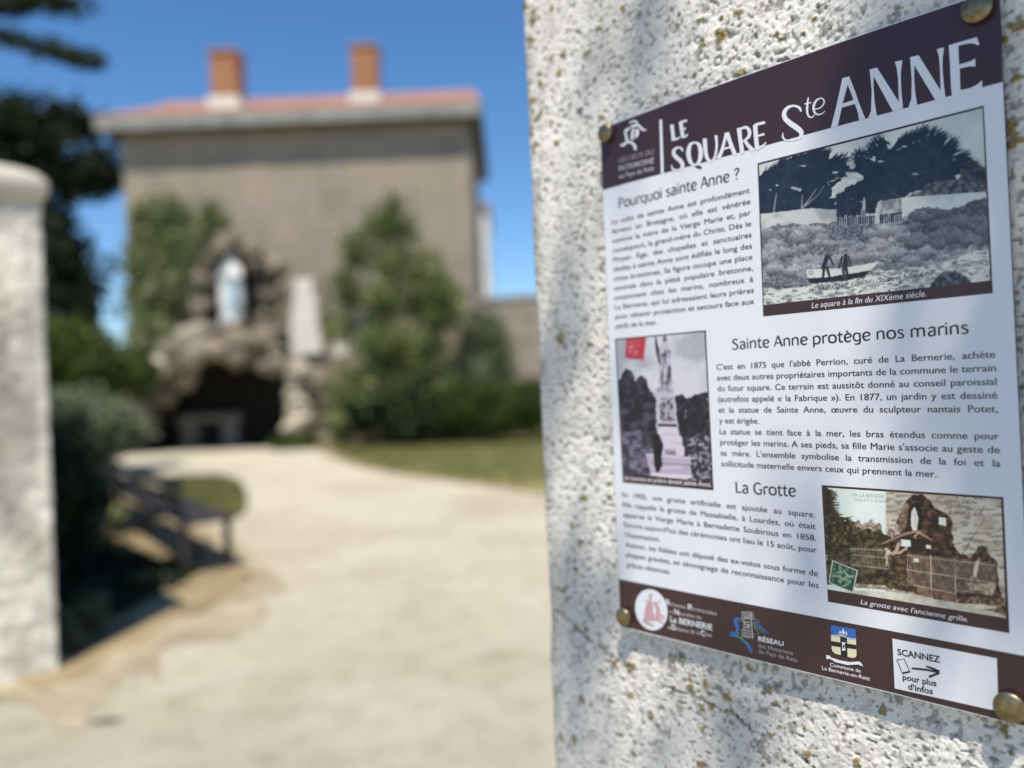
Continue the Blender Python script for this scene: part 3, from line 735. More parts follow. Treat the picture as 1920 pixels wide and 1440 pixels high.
# tall shrub right of the grotto
bl = [pb(738, 384, 22.6, 16, .4, 18), pb(715, 425, 22.6, 40, .7, 28), pb(765, 430, 22.6, 26, .6, 24), pb(672, 470, 22.6, 34, .8, 36), pb(735, 490, 22.6, 40, .8, 34), pb(795, 500, 22.8, 30, .8, 34), pb(650, 545, 22.6, 30, .8, 36), pb(725, 560, 22.4, 44, 1, 40), pb(815, 560, 22.8, 56, 1, 60), pb(640, 610, 22.6, 26, .6, 34), pb(825, 590, 22.9, 26, .8, 40), pb(720, 640, 22.3, 50, 1, 50), pb(790, 660, 22.5, 58, 1.0, 54), pb(690, 730, 22.3, 65, 1.1, 60), pb(780, 750, 22.3, 85, 1.1, 70), pb(650, 790, 22.0, 30, .7, 45)]
bush('bush', [pb(690, 770, 21.9, 60, .7, 58), pb(770, 770, 22.0, 66, .8, 62), pb(840, 775, 22.2, 50, .7, 52)], 9000, .08, M['cypress'], 'dark bush at the foot of the tall shrub', 'bush', seed=8, spread=.1)  # near-black leaves low in front of the tall shrub
bush('tall_shrub', bl, 15000, .105, M['shrub'], 'tall loose green shrub growing in front of the house right of the grotto', 'shrub', seed=9, base=(at(740, 800, 22.5).x, 22.5), spread=.15, shell=.35)
bl = [pb(905, 640, 24.2, 46, .6, 60), pb(870, 720, 23.4, 50, .8, 60), pb(930, 690, 24, 34, .5, 50)]
bush('shrub', bl, 7000, .1, M['greygreen'], 'grey green shrub against the stone garden wall', 'shrub', seed=14, spread=.13)
for i, (u, lb) in enumerate(((870, 'low dark clipped hedge bush beside the tall shrub'), (930, 'middle clipped hedge bush below the stone garden wall'), (1000, 'clipped hedge bush nearest the sign pillar'))):
    bush('hedge_bush', [pb(u, 762, 22 - i * .4, 52, .8, 48)], 6000, .07, M['hedge'], lb, 'bush', 'hedge bushes along the lawn', seed=30 + i, shell=.6, spread=.08)
bush('shrub', [pb(560, 835, 22.6, 44, .4, 20), pb(535, 828, 22.6, 26, .4, 16)], 3500, .06, M['hedge'], 'low green plant at the foot of the pale rock column', 'plant', seed=41, spread=.06)
bush('shrub', [pb(455, 615, 23.8, 20, .2, 10), pb(385, 632, 23.8, 22, .2, 12)], 900, .05, M['hedge'], 'small plants growing on the ledge below the statue', 'plant', seed=43, spread=.05, stems=False)
# left bushes
bl = [pb(120, 665, 17, 60, 1.2, 48), pb(200, 690, 17, 52, 1.2, 40), pb(250, 700, 18, 36, 1, 34), pb(60, 700, 16, 60, 1.2, 60), pb(150, 640, 17, 36, 1, 30)]
bush('bush', bl, 12000, .1, M['hedge'], 'bright green bush behind the grey green bush on the left', 'bush', seed=50, spread=.12)
bl = [pb(150, 800, 9.5, 80, .7, 62), pb(80, 830, 9.3, 80, .8, 80), pb(205, 810, 9.6, 52, .6, 46), pb(40, 800, 9, 60, .6, 70)]
bush('bush', bl, 16000, .05, M['greygreen'], 'rounded grey green bush beside the left pillar', 'bush', seed=55, spread=.06, shell=.6)
# low dark bush added behind the left pillar to shade the bed
bush('bush', [(-4.1, 6.3, .75, .75, .8, .75), (-4.7, 5.6, .9, .9, .9, .9)], 14000, .05, M['cypress'], 'dark evergreen bush added behind the left pillar to shade the bed', 'bush', seed=60, spread=.05, shell=.5)
bush('bush', [pb(125, 930, 8.6, 56, .5, 52), pb(60, 960, 8.2, 70, .6, 70), pb(30, 1040, 7.4, 70, .5, 60)], 8000, .05, M['cypress'], 'near black leaves added as shade under the rounded grey green bush', 'bush', seed=57, spread=.06, shell=.5)  # near-black leaves put in for the shaded underside of the rounded bush
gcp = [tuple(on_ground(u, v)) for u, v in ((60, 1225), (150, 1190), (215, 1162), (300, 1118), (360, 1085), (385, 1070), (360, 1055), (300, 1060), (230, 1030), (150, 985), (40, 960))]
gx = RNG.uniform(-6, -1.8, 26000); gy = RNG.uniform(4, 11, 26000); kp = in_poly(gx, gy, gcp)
gq = np.stack([gx[kp], gy[kp], RNG.uniform(.01, .07, kp.sum())], 1)  # dark leaves laid inside the bed's shadow to blacken it
tag(link('shade_leaves', leaf_mesh('shade_leaves', gq, .05, 58, 1.6), None, M['cypress']), kind='stuff', label='low near black leaves added to deepen the shade beside the bench', cat='shade leaves')
w0 = on_ground(128, 1218)
bush('weed_clump', [(w0.x, w0.y, .10, .13, .13, .13), (w0.x - .12, w0.y - .12, .06, .12, .1, .07), (w0.x + .05, w0.y + .15, .16, .12, .12, .14)], 1500, .03, M['weed'], 'clump of grey green weeds at the foot of the left pillar', 'weed', seed=61, spread=.02)
# strap leaved plant beside the bench
yp = on_ground(215, 1000); root = empty('strap_leaf_plant', yp, 'pale green arching strap leaved plant beside the dark bench', 'plant')
for i in range(12):
    an = i * 2.4; L = random.Random(i).uniform(.45, .75); b = MB(); pts = []
    for j in range(8):
        t = j / 7; rr = L * t * .75; z_ = L * (1.5 * t - 1.15 * t * t) + .02; w = .035 * (1 - t) ** .6 * (.5 + t) + .002
        c_ = Vector((math.cos(an) * rr, math.sin(an) * rr, z_)); s_ = Vector((-math.sin(an), math.cos(an), 0)) * w * 1.3
        pts.append((c_ - s_, c_ + Vector((0, 0, -.012)), c_ + s_))
    for j in range(7):
        b.poly([pts[j][0], pts[j][1], pts[j + 1][1], pts[j + 1][0]]); b.poly([pts[j][1], pts[j][2], pts[j + 1][2], pts[j + 1][1]])
    b.build('leaf', M['yucca'], root, smooth=True)

# big cypress behind on the left
def cypress(name, base, trunkpts, radii, sprays, n, size, label, seed, mat, kk=14, spread=.16, length=1.0):
    root = empty(name, base, label, 'tree'); B = Vector(base)
    b = MB(); b.tube([Vector(p) - B for p in trunkpts], radii, 12); b.build('trunk', M['bark'], root, smooth=True)
    P = []; Dn = []; r = np.random.default_rng(seed)
    for (p0, p1, rad, cnt) in sprays:
        p0 = np.array(p0, float); p1 = np.array(p1, float); d = p1 - p0; L = np.linalg.norm(d); d /= L
        bb = MB(); bb.tube([Vector(p0) - B, Vector((p0 + p1) / 2 + np.array([0, 0, -.04 * L])) - B, Vector(p1) - B], [.012 * L + .01, .008 * L + .006, .004], 6); bb.build('branch', M['bark'], root)
        cnt = int(cnt * .72); t = r.random(cnt) ** .8; o = r.normal(size=(cnt, 3)) * rad * (0.35 + .75 * np.sin(np.pi * np.clip(t, .05, .97)))[:, None]; o[:, 2] *= .6
        c = p0 + d * (t * L)[:, None] + o
        P.append(c); Dn.append(np.tile(d + np.array([0, 0, .15]), (cnt, 1)))
    P = np.concatenate(P); Dn = np.concatenate(Dn)
    P2 = np.repeat(P, kk, 0) + r.normal(size=(len(P) * kk, 3)) * spread
    link('foliage', leaf_mesh('foliage', P2 - np.array(base), size, seed, 2.6, dirs=np.repeat(Dn, kk, 0), jitter=.5), root, mat)
    return root
TY = 30.0
def tp(u, v, Y=TY): return tuple(at(u, v, Y))
bs = on_ground(-130, 815); bs = Vector((at(-110, 760, TY).x, TY, 0))
sp_ = []
def spray(u0, v0, u1, v1, Y0, Y1, rad, cnt): sp_.append((tp(u0, v0, Y0), tp(u1, v1, Y1), rad, cnt))
spray(-140, 330, 150, 215, 30, 29.5, .9, 160); spray(-140, 330, 205, 300, 30, 29.6, .9, 190); spray(-140, 300, 70, 230, 30, 30, 1.0, 170); spray(-100, 330, 120, 330, 30, 30.4, 1.0, 200)
spray(-140, 380, 60, 400, 30, 30, 1.0, 160); spray(-60, 400, 150, 500, 30, 30, .6, 90); spray(60, 400, 160, 560, 30, 30, .45, 110); spray(90, 480, 165, 600, 30, 30, .45, 110); spray(100, 350, 190, 360, 30, 30, .4, 50)
spray(60, 380, 130, 470, 30, 30, .55, 90); spray(-140, 250, 40, 200, 30, 30, .8, 80); spray(100, 250, 185, 235, 30, 30, .35, 40); spray(150, 300, 222, 335, 30, 30, .3, 45)
spray(100, 440, 120, 640, 30, 31, .7, 120)
cypress('cypress_tree', tuple(bs), [tuple(bs), tp(-130, 600), tp(-135, 400), tp(-150, 250)], [.55, .45, .35, .2], sp_, 0, .16, 'big dark cypress tree left of the tall house', 70, M['cypress'])
# nearer cypress whose boughs hang in at the upper left
sp_ = []
T2 = 12.0
spray(-400, 0, 120, 2, T2, T2, .13, 160); spray(-400, -60, 180, 20, T2, T2, .08, 70); spray(-200, 0, 60, 8, T2, T2, .1, 60); spray(-400, 40, -40, 100, T2, T2, .2, 60)
spray(-300, 10, 110, 92, T2, T2, .035, 60); spray(0, 68, 195, 118, T2, T2, .02, 40); spray(90, 95, 190, 116, T2, T2, .03, 24)
spray(-400, 0, -100, 300, T2, T2, .35, 120); spray(-400, -40, -60, -60, T2, T2, .4, 150)
b2 = Vector((at(-560, 760, T2).x, T2, 0))
for q in [(-3.75, 3.0, .55, .45, 150), (-3.6, 3.7, .5, .45, 150), (-3.55, 4.4, .5, .45, 150), (-4.2, 4.4, .6, .5, 150), (-4.3, 3.5, .6, .6, 150), (-4.9, 5.4, .7, .6, 170), (-5.2, 4.4, .7, .6, 150), (-5.6, 6.2, .7, .6, 130)]:
    sp_.append(((q[0] - .9, q[1] + .9, 4.9), (q[0] + .25, q[1], 5.0), q[3] * .55, q[4]))  # boughs above the view, added to cast shade on the bed
cypress('cypress_tree', tuple(b2), [tuple(b2), tp(-560, 500, T2), tp(-500, 200, T2), tp(-400, -50, T2)], [.3, .25, .2, .1], sp_, 0, .06, 'nearer dark cypress reaching in at the top left corner', 75, M['cypress'], kk=12, spread=.07)
# unseen tree behind the viewer, boughs placed along sun rays to shade the pillar
sp_ = []
def shade_spray(u0, v0, u1, v1, dist, rad, cnt):
    def w(u, v):
        r_ = ray(u, v); t = (TL - CAM).dot(N) / r_.dot(N); return CAM + r_ * t + SUND * dist
    sp_.append((tuple(w(u0, v0)), tuple(w(u1, v1)), rad, cnt))
SHADE = [
         (1700, 10, 1950, -30, 4.5, .03, 6), (1910, 100, 1945, 1100, 4.3, .02, 22), (1350, 1330, 1440, 1420, 4.5, .015, 3), (1060, 1000, 1100, 1150, 4.8, .02, 5), (1185, 30, 1190, 180, 4.8, .015, 4), (1020, 600, 1040, 900, 4.8, .015, 3)]
for q in SHADE: shade_spray(*q)
b3 = Vector((3.6, -3.4, 0))
top = Vector(sp_[0][1])
cypress('shading_tree', tuple(b3), [tuple(b3), (3.4, -3.3, 2.2), (2.6, -3.0, 4.3), tuple(top + Vector((.4, -.1, .3)))], [.12, .09, .06, .012], sp_, 0, .03, 'unseen slender tree behind the viewer with boughs placed to shade the pillar', 80, M['shrub'], kk=10, spread=.035)

# ------------------------------------------------------------------ benches and small things on the ground
def bench(pn, pf, label):
    d = (pf - pn); d.z = 0; L = d.length
    root = empty('bench', (pn.x, pn.y, 0), label, 'bench', 'dark benches beside the path'); root.rotation_euler = (0, 0, math.atan2(d.y, d.x))
    for i in range(4):
        b = MB(); b.box(-.1, L + .1, -.04 + i * .105, .055 + i * .105, .43, .465); b.build('seat_slat', M['wood'], root, bevel=.006)
    for i in range(2):
        b = MB(); b.box(-.1, L + .1, .40 + .03 * i, .425 + .03 * i, .58 + .15 * i, .68 + .15 * i); b.build('back_slat', M['wood'], root, bevel=.006)
    for x in (0.05, L - .05):
        for y in (.0, .36):
            b = MB(); b.box(x - .03, x + .03, y - .03, y + .03, 0, .428); b.build('leg', M['wood'], root, bevel=.006)
        b = MB(); b.box(x - .025, x + .025, .368, .399, .43, .85); b.build('back_post', M['wood'], root)
        b = MB(); b.box(x - .025, x + .025, -.08, .44, .005, .035); b.build('foot', M['wood'], root)
    b = MB(); b.box(.08, L - .08, .16, .20, .14, .18); b.build('stretcher', M['wood'], root)
bn = on_ground(432, 1066); bf = on_ground(285, 985)
bench(bn, bf, 'nearer dark wooden bench at the edge of the pale path')
dd = (bf - bn).normalized()
bench(bf + dd * .5, bf + dd * 3.0, 'farther dark wooden bench behind the other one, beside the bush')
tw = on_ground(196, 1356)
b = MB(); b.tube([(-.06, -.02, .008), (0, .0, .016), (.04, .006, .01), (.075, .03, .008)], [.004, .009, .008, .003], 6); b.tube([(0, 0, .014), (.03, -.03, .01)], [.006, .002], 5)
o = b.build('twig', M['bark'], None, label='short brown twig lying on the gravel near the left pillar', cat='twig'); o.location = tw

exec_sign = True
# ------------------------------------------------------------------ information sign
sm = Matrix.Identity(4)
for i in range(3):
    sm[i][0] = D[i]; sm[i][1] = UPZ[i]; sm[i][2] = N[i]; sm[i][3] = TL[i]
sign = empty('information_sign', mat=sm, label='brown and white printed history board on lichened stucco pillar held by four brass caps', cat='sign')
def printmat(name, c=None, attr=False):
    t = NT(name)
    if attr:
        a_ = t.n('ShaderNodeVertexColor', layer_name='col'); t.base(a_.outputs['Color'], 0.32, 0.45)
    else: t.base(c, 0.32, 0.45)
    return t.m
WHITE = printmat('print_white', (0.68, 0.685, 0.72)); BROWN = printmat('print_brown', (0.045, 0.020, 0.022)); INK = printmat('print_ink', (0.03, 0.02, 0.02))
BLACK = printmat('print_black', (0.012, 0.010, 0.010)); BLUE = printmat('print_blue', (0.03, 0.12, 0.42)); GREEN = printmat('print_green', (0.05, 0.22, 0.07)); CREAM = printmat('print_cream', (0.68, 0.62, 0.42))
PINK = printmat('print_pink', (0.55, 0.20, 0.20)); GREYP = printmat('print_grey', (0.33, 0.30, 0.31)); PHOTO = printmat('print_photo', attr=True)
EDGEM = simple('sign_edge', (0.03, 0.025, 0.025), None, 5, .5)
zc = [0]
def L(u, v): return plane_local(u, v)
class Print:
    """flat print built as thin inked shapes, each a hair above the last"""
    def __init__(s, base=0.00012): s.v = []; s.f = []; s.base = base; s.k = 0
    def add(s, pts, px=True):
        P = [L(*p) for p in pts] if px else pts
        if len(P) < 3: return
        h = s.base + s.k * 0.000004; s.k = (s.k + 1) % 28
        tris = tessellate_polygon([[Vector((p[0], p[1], 0)) for p in P]])
        b = len(s.v); s.v += [(p[0], p[1], h) for p in P]
        for t in tris:
            a, c, e = (P[i] for i in t)
            area = (c[0] - a[0]) * (e[1] - a[1]) - (c[1] - a[1]) * (e[0] - a[0])
            s.f.append(tuple(b + i for i in (t if area > 0 else t[::-1])))
    def stroke(s, pts, px=True, smooth=True):
        P = [(p[0], p[1], p[2]) for p in pts]
        if smooth and len(P) > 2:
            R = []; n = len(P)
            for i in range(n - 1):
                p0, p1, p2, p3 = (np.array(P[max(min(i + k_ - 1, n - 1), 0)]) for k_ in range(4))
                for k_ in range(6):
                    t = k_ / 6; R.append(tuple(0.5 * ((2 * p1) + (p2 - p0) * t + (2 * p0 - 5 * p1 + 4 * p2 - p3) * t * t + (3 * p1 - p0 - 3 * p2 + p3) * t ** 3)))
            R.append(P[-1]); P = R
        l, r = [], []
        for i, p in enumerate(P):
            q0 = P[max(i - 1, 0)]; q1 = P[min(i + 1, len(P) - 1)]; dx, dy = q1[0] - q0[0], q1[1] - q0[1]; n = math.hypot(dx, dy) or 1
            nx, ny = -dy / n * p[2] / 2, dx / n * p[2] / 2; l.append((p[0] + nx, p[1] + ny)); r.append((p[0] - nx, p[1] - ny))
        if px: l = [L(*q) for q in r] if False else [L(*q) for q in l]; r = [L(*q) for q in r]; l, r = r, l
        h = s.base + s.k * 0.000004; s.k = (s.k + 1) % 28
        b = len(s.v); n = len(l)
        for i in range(n): s.v += [(l[i][0], l[i][1], h), (r[i][0], r[i][1], h)]
        for i in range(n - 1): s.f.append((b + 2 * i, b + 2 * i + 1, b + 2 * i + 3, b + 2 * i + 2))
    def build(s, name, mat, parent=None, label=None):
        me = bpy.data.meshes.new(name); me.from_pydata(s.v, [], s.f); me.update()
        return tag(link(name, me, parent or sign, mat), label=label)
class Z:
    """coordinates read in an enlarged crop"""
    def __init__(s, ox, oy, sc): s.a = (ox, oy, sc)
    def __call__(s, pts):
        ox, oy, sc = s.a
        return [(ox + p[0] / sc, oy + p[1] / sc) + ((p[2] / sc,) if len(p) > 2 else ()) for p in pts]
# board (outline follows the slightly bowed top edge)
topl = [(1125.2, 240.8), (1145.4, 233.3), (1189.2, 216.7), (1244, 196.2), (1300, 175.4), (1380, 146.4), (1460, 118.7), (1560, 83.6), (1660, 49.3), (1780, 8.9), (1826, -6), (1872, -20.5)]
botl = [(1939, 1366.8), (1867, 1349), (1678, 1301.3), (1420, 1239), (1164, 1176)]
out = [L(*p) for p in topl + botl]
b = MB(); n = len(out)
b.v = [(p[0], p[1], 0) for p in out] + [(p[0], p[1], -BT) for p in out]
b.f = [tuple(range(n))[::-1], tuple(range(n, 2 * n))] + [(i, (i + 1) % n, (i + 1) % n + n, i + n) for i in range(n)]
me = b.mesh('board'); me.materials.append(WHITE); me.materials.append(EDGEM)
bmx = bmesh.new(); bmx.from_mesh(me); bmesh.ops.recalc_face_normals(bmx, faces=bmx.faces); 
for f in bmx.faces: f.material_index = 0 if f.normal.z > .5 else 1
bmx.to_mesh(me); bmx.free()
o = bpy.data.objects.new('board', me); COL.objects.link(o); o.parent = sign
# black rim print at the right edge and bands
pr = Print(0.00005); 
hb = [(1130, 356.7), (1180, 342.2), (1243, 325.5), (1437, 272.5), (1500, 255.5), (1560, 239.3), (1660, 212.8), (1760, 185.8), (1850, 161.5), (1880, 153.7)]
ins = lambda p, dx, dy: (p[0] + dx, p[1] + dy)
hdr = [ins(p, .6, 1.2) for p in topl] + [(1880, 153.7)] + hb[::-1][1:] + [(1130, 356.7)]
pr.add(hdr); pr.build('header_band', BROWN)
pr = Print(0.00005); pr.add([(1160.3, 1085.5), (1300, 1113), (1420, 1136), (1500, 1151), (1640, 1177.3), (1780, 1203.5), (1931.5, 1231.8), (1937.5, 1364)] + [ins(p, -.4, -1.5) for p in botl[:-1]] + [(1163.6, 1174)]); pr.build('footer_band', BROWN)

# title lettering
z2 = Z(1440, 0, 3.79); z1 = Z(1100, 0, 3.79)
W_ = Print(0.00022)
for g_ in ([(1285, 322), (1485, 264), (1502, 316), (1485, 323), (1468, 311), (1430, 308), (1353, 325), (1358, 460), (1400, 448), (1440, 435), (1473, 417), (1476, 472), (1430, 472), (1362, 488), (1368, 642), (1440, 625), (1490, 600), (1522, 570), (1522, 628), (1308, 685), (1300, 600), (1294, 450)],
           [(1010, 408), (1040, 402), (1040, 560), (1045, 640), (1060, 744), (1000, 762), (1020, 700), (1022, 560)], [(1010, 408), (1070, 392), (1228, 645), (1260, 692), (1190, 712), (1040, 463)], [(1200, 350), (1252, 337), (1243, 400), (1240, 480), (1250, 600), (1262, 692), (1236, 702), (1228, 645), (1222, 480), (1215, 400)],
           [(722, 495), (752, 488), (750, 600), (758, 720), (774, 822), (712, 838), (733, 790), (738, 650), (728, 540)], [(722, 495), (775, 480), (930, 725), (962, 770), (888, 792), (745, 530)], [(902, 440), (955, 427), (945, 520), (947, 620), (960, 770), (934, 778), (930, 700), (925, 560), (915, 480)],
           [(530, 556), (562, 548), (568, 598), (530, 740), (497, 895), (447, 912), (490, 740)], [(545, 552), (578, 543), (620, 650), (650, 740), (692, 842), (648, 856), (640, 800), (590, 660), (565, 598)], [(530, 738), (618, 706), (624, 738), (525, 765)]):
    W_.add(z2(g_))
for s_ in ([(236, 793, 12), (222, 765, 18), (183, 752, 15), (142, 765, 22), (117, 800, 30), (122, 840, 34), (157, 875, 38), (200, 905, 40), (234, 935, 36), (236, 965, 26), (212, 988, 14), (160, 997, 11), (124, 994, 12), (106, 972, 13), (108, 942, 4)],
           [(288, 692, 7), (281, 740, 15), (279, 795, 15), (292, 828, 13), (315, 833, 9), (332, 815, 4)], [(260, 740, 8), (308, 728, 8)], [(328, 778, 7), (372, 766, 8), (398, 735, 10), (395, 707, 10), (370, 699, 9), (340, 720, 15), (325, 760, 17), (330, 795, 15), (352, 814, 11), (385, 808, 7), (405, 788, 4)]):
    W_.stroke(z2(s_))
W_.build('title_lettering', WHITE)
W2 = Print(0.00022)
for s_ in ([(606, 886, 26), (612, 940, 24), (619, 1000, 28)], [(615, 992, 16), (650, 984, 13), (662, 972, 6)], [(668, 866, 28), (677, 925, 26), (686, 980, 28)], [(668, 868, 15), (714, 856, 17)], [(680, 922, 10), (706, 912, 16)], [(684, 976, 14), (708, 967, 13), (720, 950, 5)],
           [(683, 1078, 8), (677, 1058, 15), (654, 1048, 13), (626, 1062, 20), (618, 1090, 26), (640, 1120, 30), (670, 1146, 30), (683, 1180, 26), (665, 1204, 15), (635, 1209, 12), (612, 1200, 14), (604, 1172, 4)],
           [(768, 1012, 12), (738, 1028, 22), (724, 1085, 32), (738, 1150, 28), (768, 1176, 12)], [(768, 1176, 12), (800, 1148, 24), (812, 1085, 32), (798, 1028, 24), (768, 1012, 12)],
           [(840, 985, 30), (847, 1080, 26), (860, 1128, 24), (886, 1146, 15), (912, 1115, 16), (925, 1040, 16), (920, 962, 20)], [(992, 944, 18), (978, 1010, 20), (958, 1080, 24), (935, 1128, 30)], [(998, 942, 30), (1020, 1010, 28), (1056, 1102, 30)], [(962, 1062, 13), (1030, 1044, 13)],
           [(1083, 910, 32), (1094, 1000, 28), (1108, 1092, 32)], [(1085, 918, 14), (1135, 906, 20), (1158, 935, 26), (1150, 975, 20), (1112, 1006, 12)], [(1122, 996, 20), (1150, 1035, 26), (1186, 1072, 30)],
           [(1198, 888, 32), (1205, 980, 30), (1214, 1066, 32)], [(1196, 888, 18), (1268, 870, 20)], [(1210, 968, 11), (1264, 953, 18)], [(1210, 1056, 18), (1255, 1036, 16), (1276, 1010, 6)]):
    W2.stroke(z1(s_))
W2.add([(1236.7, 224.8), (1241.5, 223.6), (1244.8, 324.8), (1239.6, 326.2)])
W2.build('title_lettering', WHITE)
W3 = Print(0.00022); W3.stroke(z1([(770, 1178, 14), (790, 1186, 20), (816, 1194, 24)])); W3.build('title_lettering', BROWN)

# heading face: small stroke alphabet
GL = {'n': (44, [[(8, 0, 10), (8, 50, 9)], [(8, 34, 5), (14, 46, 7), (24, 51, 8), (33, 45, 10), (35, 32, 10), (35, 0, 10)]]),
      'a': (42, [[(8, 42, 7), (19, 51, 8), (31, 46, 10), (33, 34, 10), (33, 0, 10)], [(33, 29, 6), (18, 26, 8), (8, 14, 10), (14, 2, 9), (25, 2, 7), (33, 12, 6)]]),
      'e': (41, [[(8, 24, 6), (36, 31, 7), (34, 44, 9), (23, 51, 8), (11, 43, 10), (7, 25, 11), (12, 7, 10), (24, 0, 8), (37, 8, 6)]]),
      'i': (17, [[(8, 0, 10), (8, 50, 9)], [(8, 61, 10), (8, 70, 10)]]), 't': (28, [[(13, 66, 7), (12, 45, 9), (11, 14, 10), (16, 2, 9), (28, 4, 6)], [(1, 48, 7), (27, 49, 7)]]),
      'S': (42, [[(36, 62, 8), (25, 71, 7), (11, 64, 9), (10, 52, 11), (22, 40, 11), (34, 27, 11), (34, 10, 10), (22, 0, 7), (8, 4, 7), (4, 14, 5)]]),
      's': (33, [[(28, 42, 8), (19, 50, 7), (9, 45, 8), (9, 35, 9), (18, 27, 9), (27, 19, 9), (27, 7, 9), (17, 0, 7), (4, 5, 7)]]),
      'A': (48, [[(3, 0, 7), (24, 72, 8)], [(25, 72, 10), (45, 0, 11)], [(11, 24, 6), (38, 24, 6)]]), 'r': (29, [[(8, 0, 10), (8, 50, 9)], [(8, 34, 5), (14, 46, 7), (22, 50, 9), (30, 48, 9)]]),
      'o': (47, [[(24, 51, 8), (11, 43, 10), (7, 25, 11), (11, 8, 10), (24, 0, 8)], [(24, 0, 8), (37, 8, 10), (41, 25, 11), (37, 43, 10), (24, 51, 8)]]),
      'p': (46, [[(8, -21, 10), (8, 50, 9)], [(8, 38, 5), (20, 50, 7), (35, 43, 10), (39, 25, 10), (34, 7, 10), (20, 0, 7), (8, 8, 5)]]),
      'q': (46, [[(38, -21, 10), (38, 50, 9)], [(38, 38, 5), (26, 50, 7), (11, 43, 10), (7, 25, 10), (12, 7, 10), (26, 0, 7), (38, 12, 5)]]),
      'u': (44, [[(8, 50, 10), (8, 16, 10), (14, 3, 9), (24, 0, 7), (35, 12, 6)], [(35, 50, 10), (35, 0, 10)]]),
      'm': (69, [[(8, 0, 10), (8, 50, 9)], [(8, 34, 5), (13, 46, 7), (22, 51, 8), (31, 45, 10), (33, 32, 10), (33, 0, 10)], [(33, 34, 5), (39, 46, 7), (48, 51, 8), (57, 45, 10), (59, 32, 10), (59, 0, 10)]]),
      'g': (44, [[(36, 50, 10), (36, -6, 10), (28, -18, 9), (10, -18, 6)], [(36, 38, 5), (25, 50, 7), (11, 43, 10), (7, 25, 10), (12, 7, 9), (25, 1, 7), (36, 12, 5)]]),
      'P': (44, [[(10, 0, 11), (10, 72, 10)], [(10, 69, 6), (27, 70, 8), (38, 57, 10), (34, 42, 9), (22, 35, 7), (10, 37, 5)]]), 'L': (38, [[(10, 72, 11), (10, 0, 11)], [(10, 4, 8), (38, 4, 7)]]),
      'G': (53, [[(43, 60, 7), (32, 71, 8), (14, 62, 10), (7, 36, 11), (14, 9, 10), (32, 0, 9), (44, 8, 9), (44, 30, 9)], [(32, 30, 6), (51, 30, 6)]]),
      '?': (36, [[(6, 58, 6), (16, 70, 8), (30, 66, 9), (31, 52, 10), (19, 38, 9), (18, 22, 8)], [(18, 0, 10), (18, 9, 10)]]), ' ': (22, [])}
GL['è'] = (41, GL['e'][1] + [[(15, 70, 9), (26, 58, 5)]])
def heading(txt, p0, p1, cap0, cap1, name='heading'):
    """p0,p1 baseline ends in the photo; cap heights in photo pixels at both ends"""
    a0, z0 = L(*p0); a1, z1_ = L(*p1)
    c0 = L(p0[0], p0[1] - cap0)[1] - z0; c1 = L(p1[0], p1[1] - cap1)[1] - z1_
    cap = (c0 + c1) / 2; sc = cap / 72; tot = sum(GL[c][0] for c in txt); sx = math.hypot(a1 - a0, z1_ - z0) / tot
    P = Print(0.00012); x = 0; th = math.atan2(z1_ - z0, a1 - a0)
    for c in txt:
        for st_ in GL[c][1]:
            pts = []
            for (gx, gy, w) in st_:
                lx = (x + gx) * sx; ly = gy * sc; pts.append((a0 + lx * math.cos(th) - ly * math.sin(th), z0 + lx * math.sin(th) + ly * math.cos(th), w * (sc * .5 + sx * .5)))
            P.stroke(pts, px=False)
        x += GL[c][0]
    P.build(name, INK)
heading('Pourquoi sainte Anne ?', (1159, 391), (1387, 335.5), 19, 21)
heading('Sainte Anne protège nos marins', (1372, 655.5), (1817, 625), 19, 24)
heading('La Grotte', (1378, 923.5), (1493, 931), 20, 22)

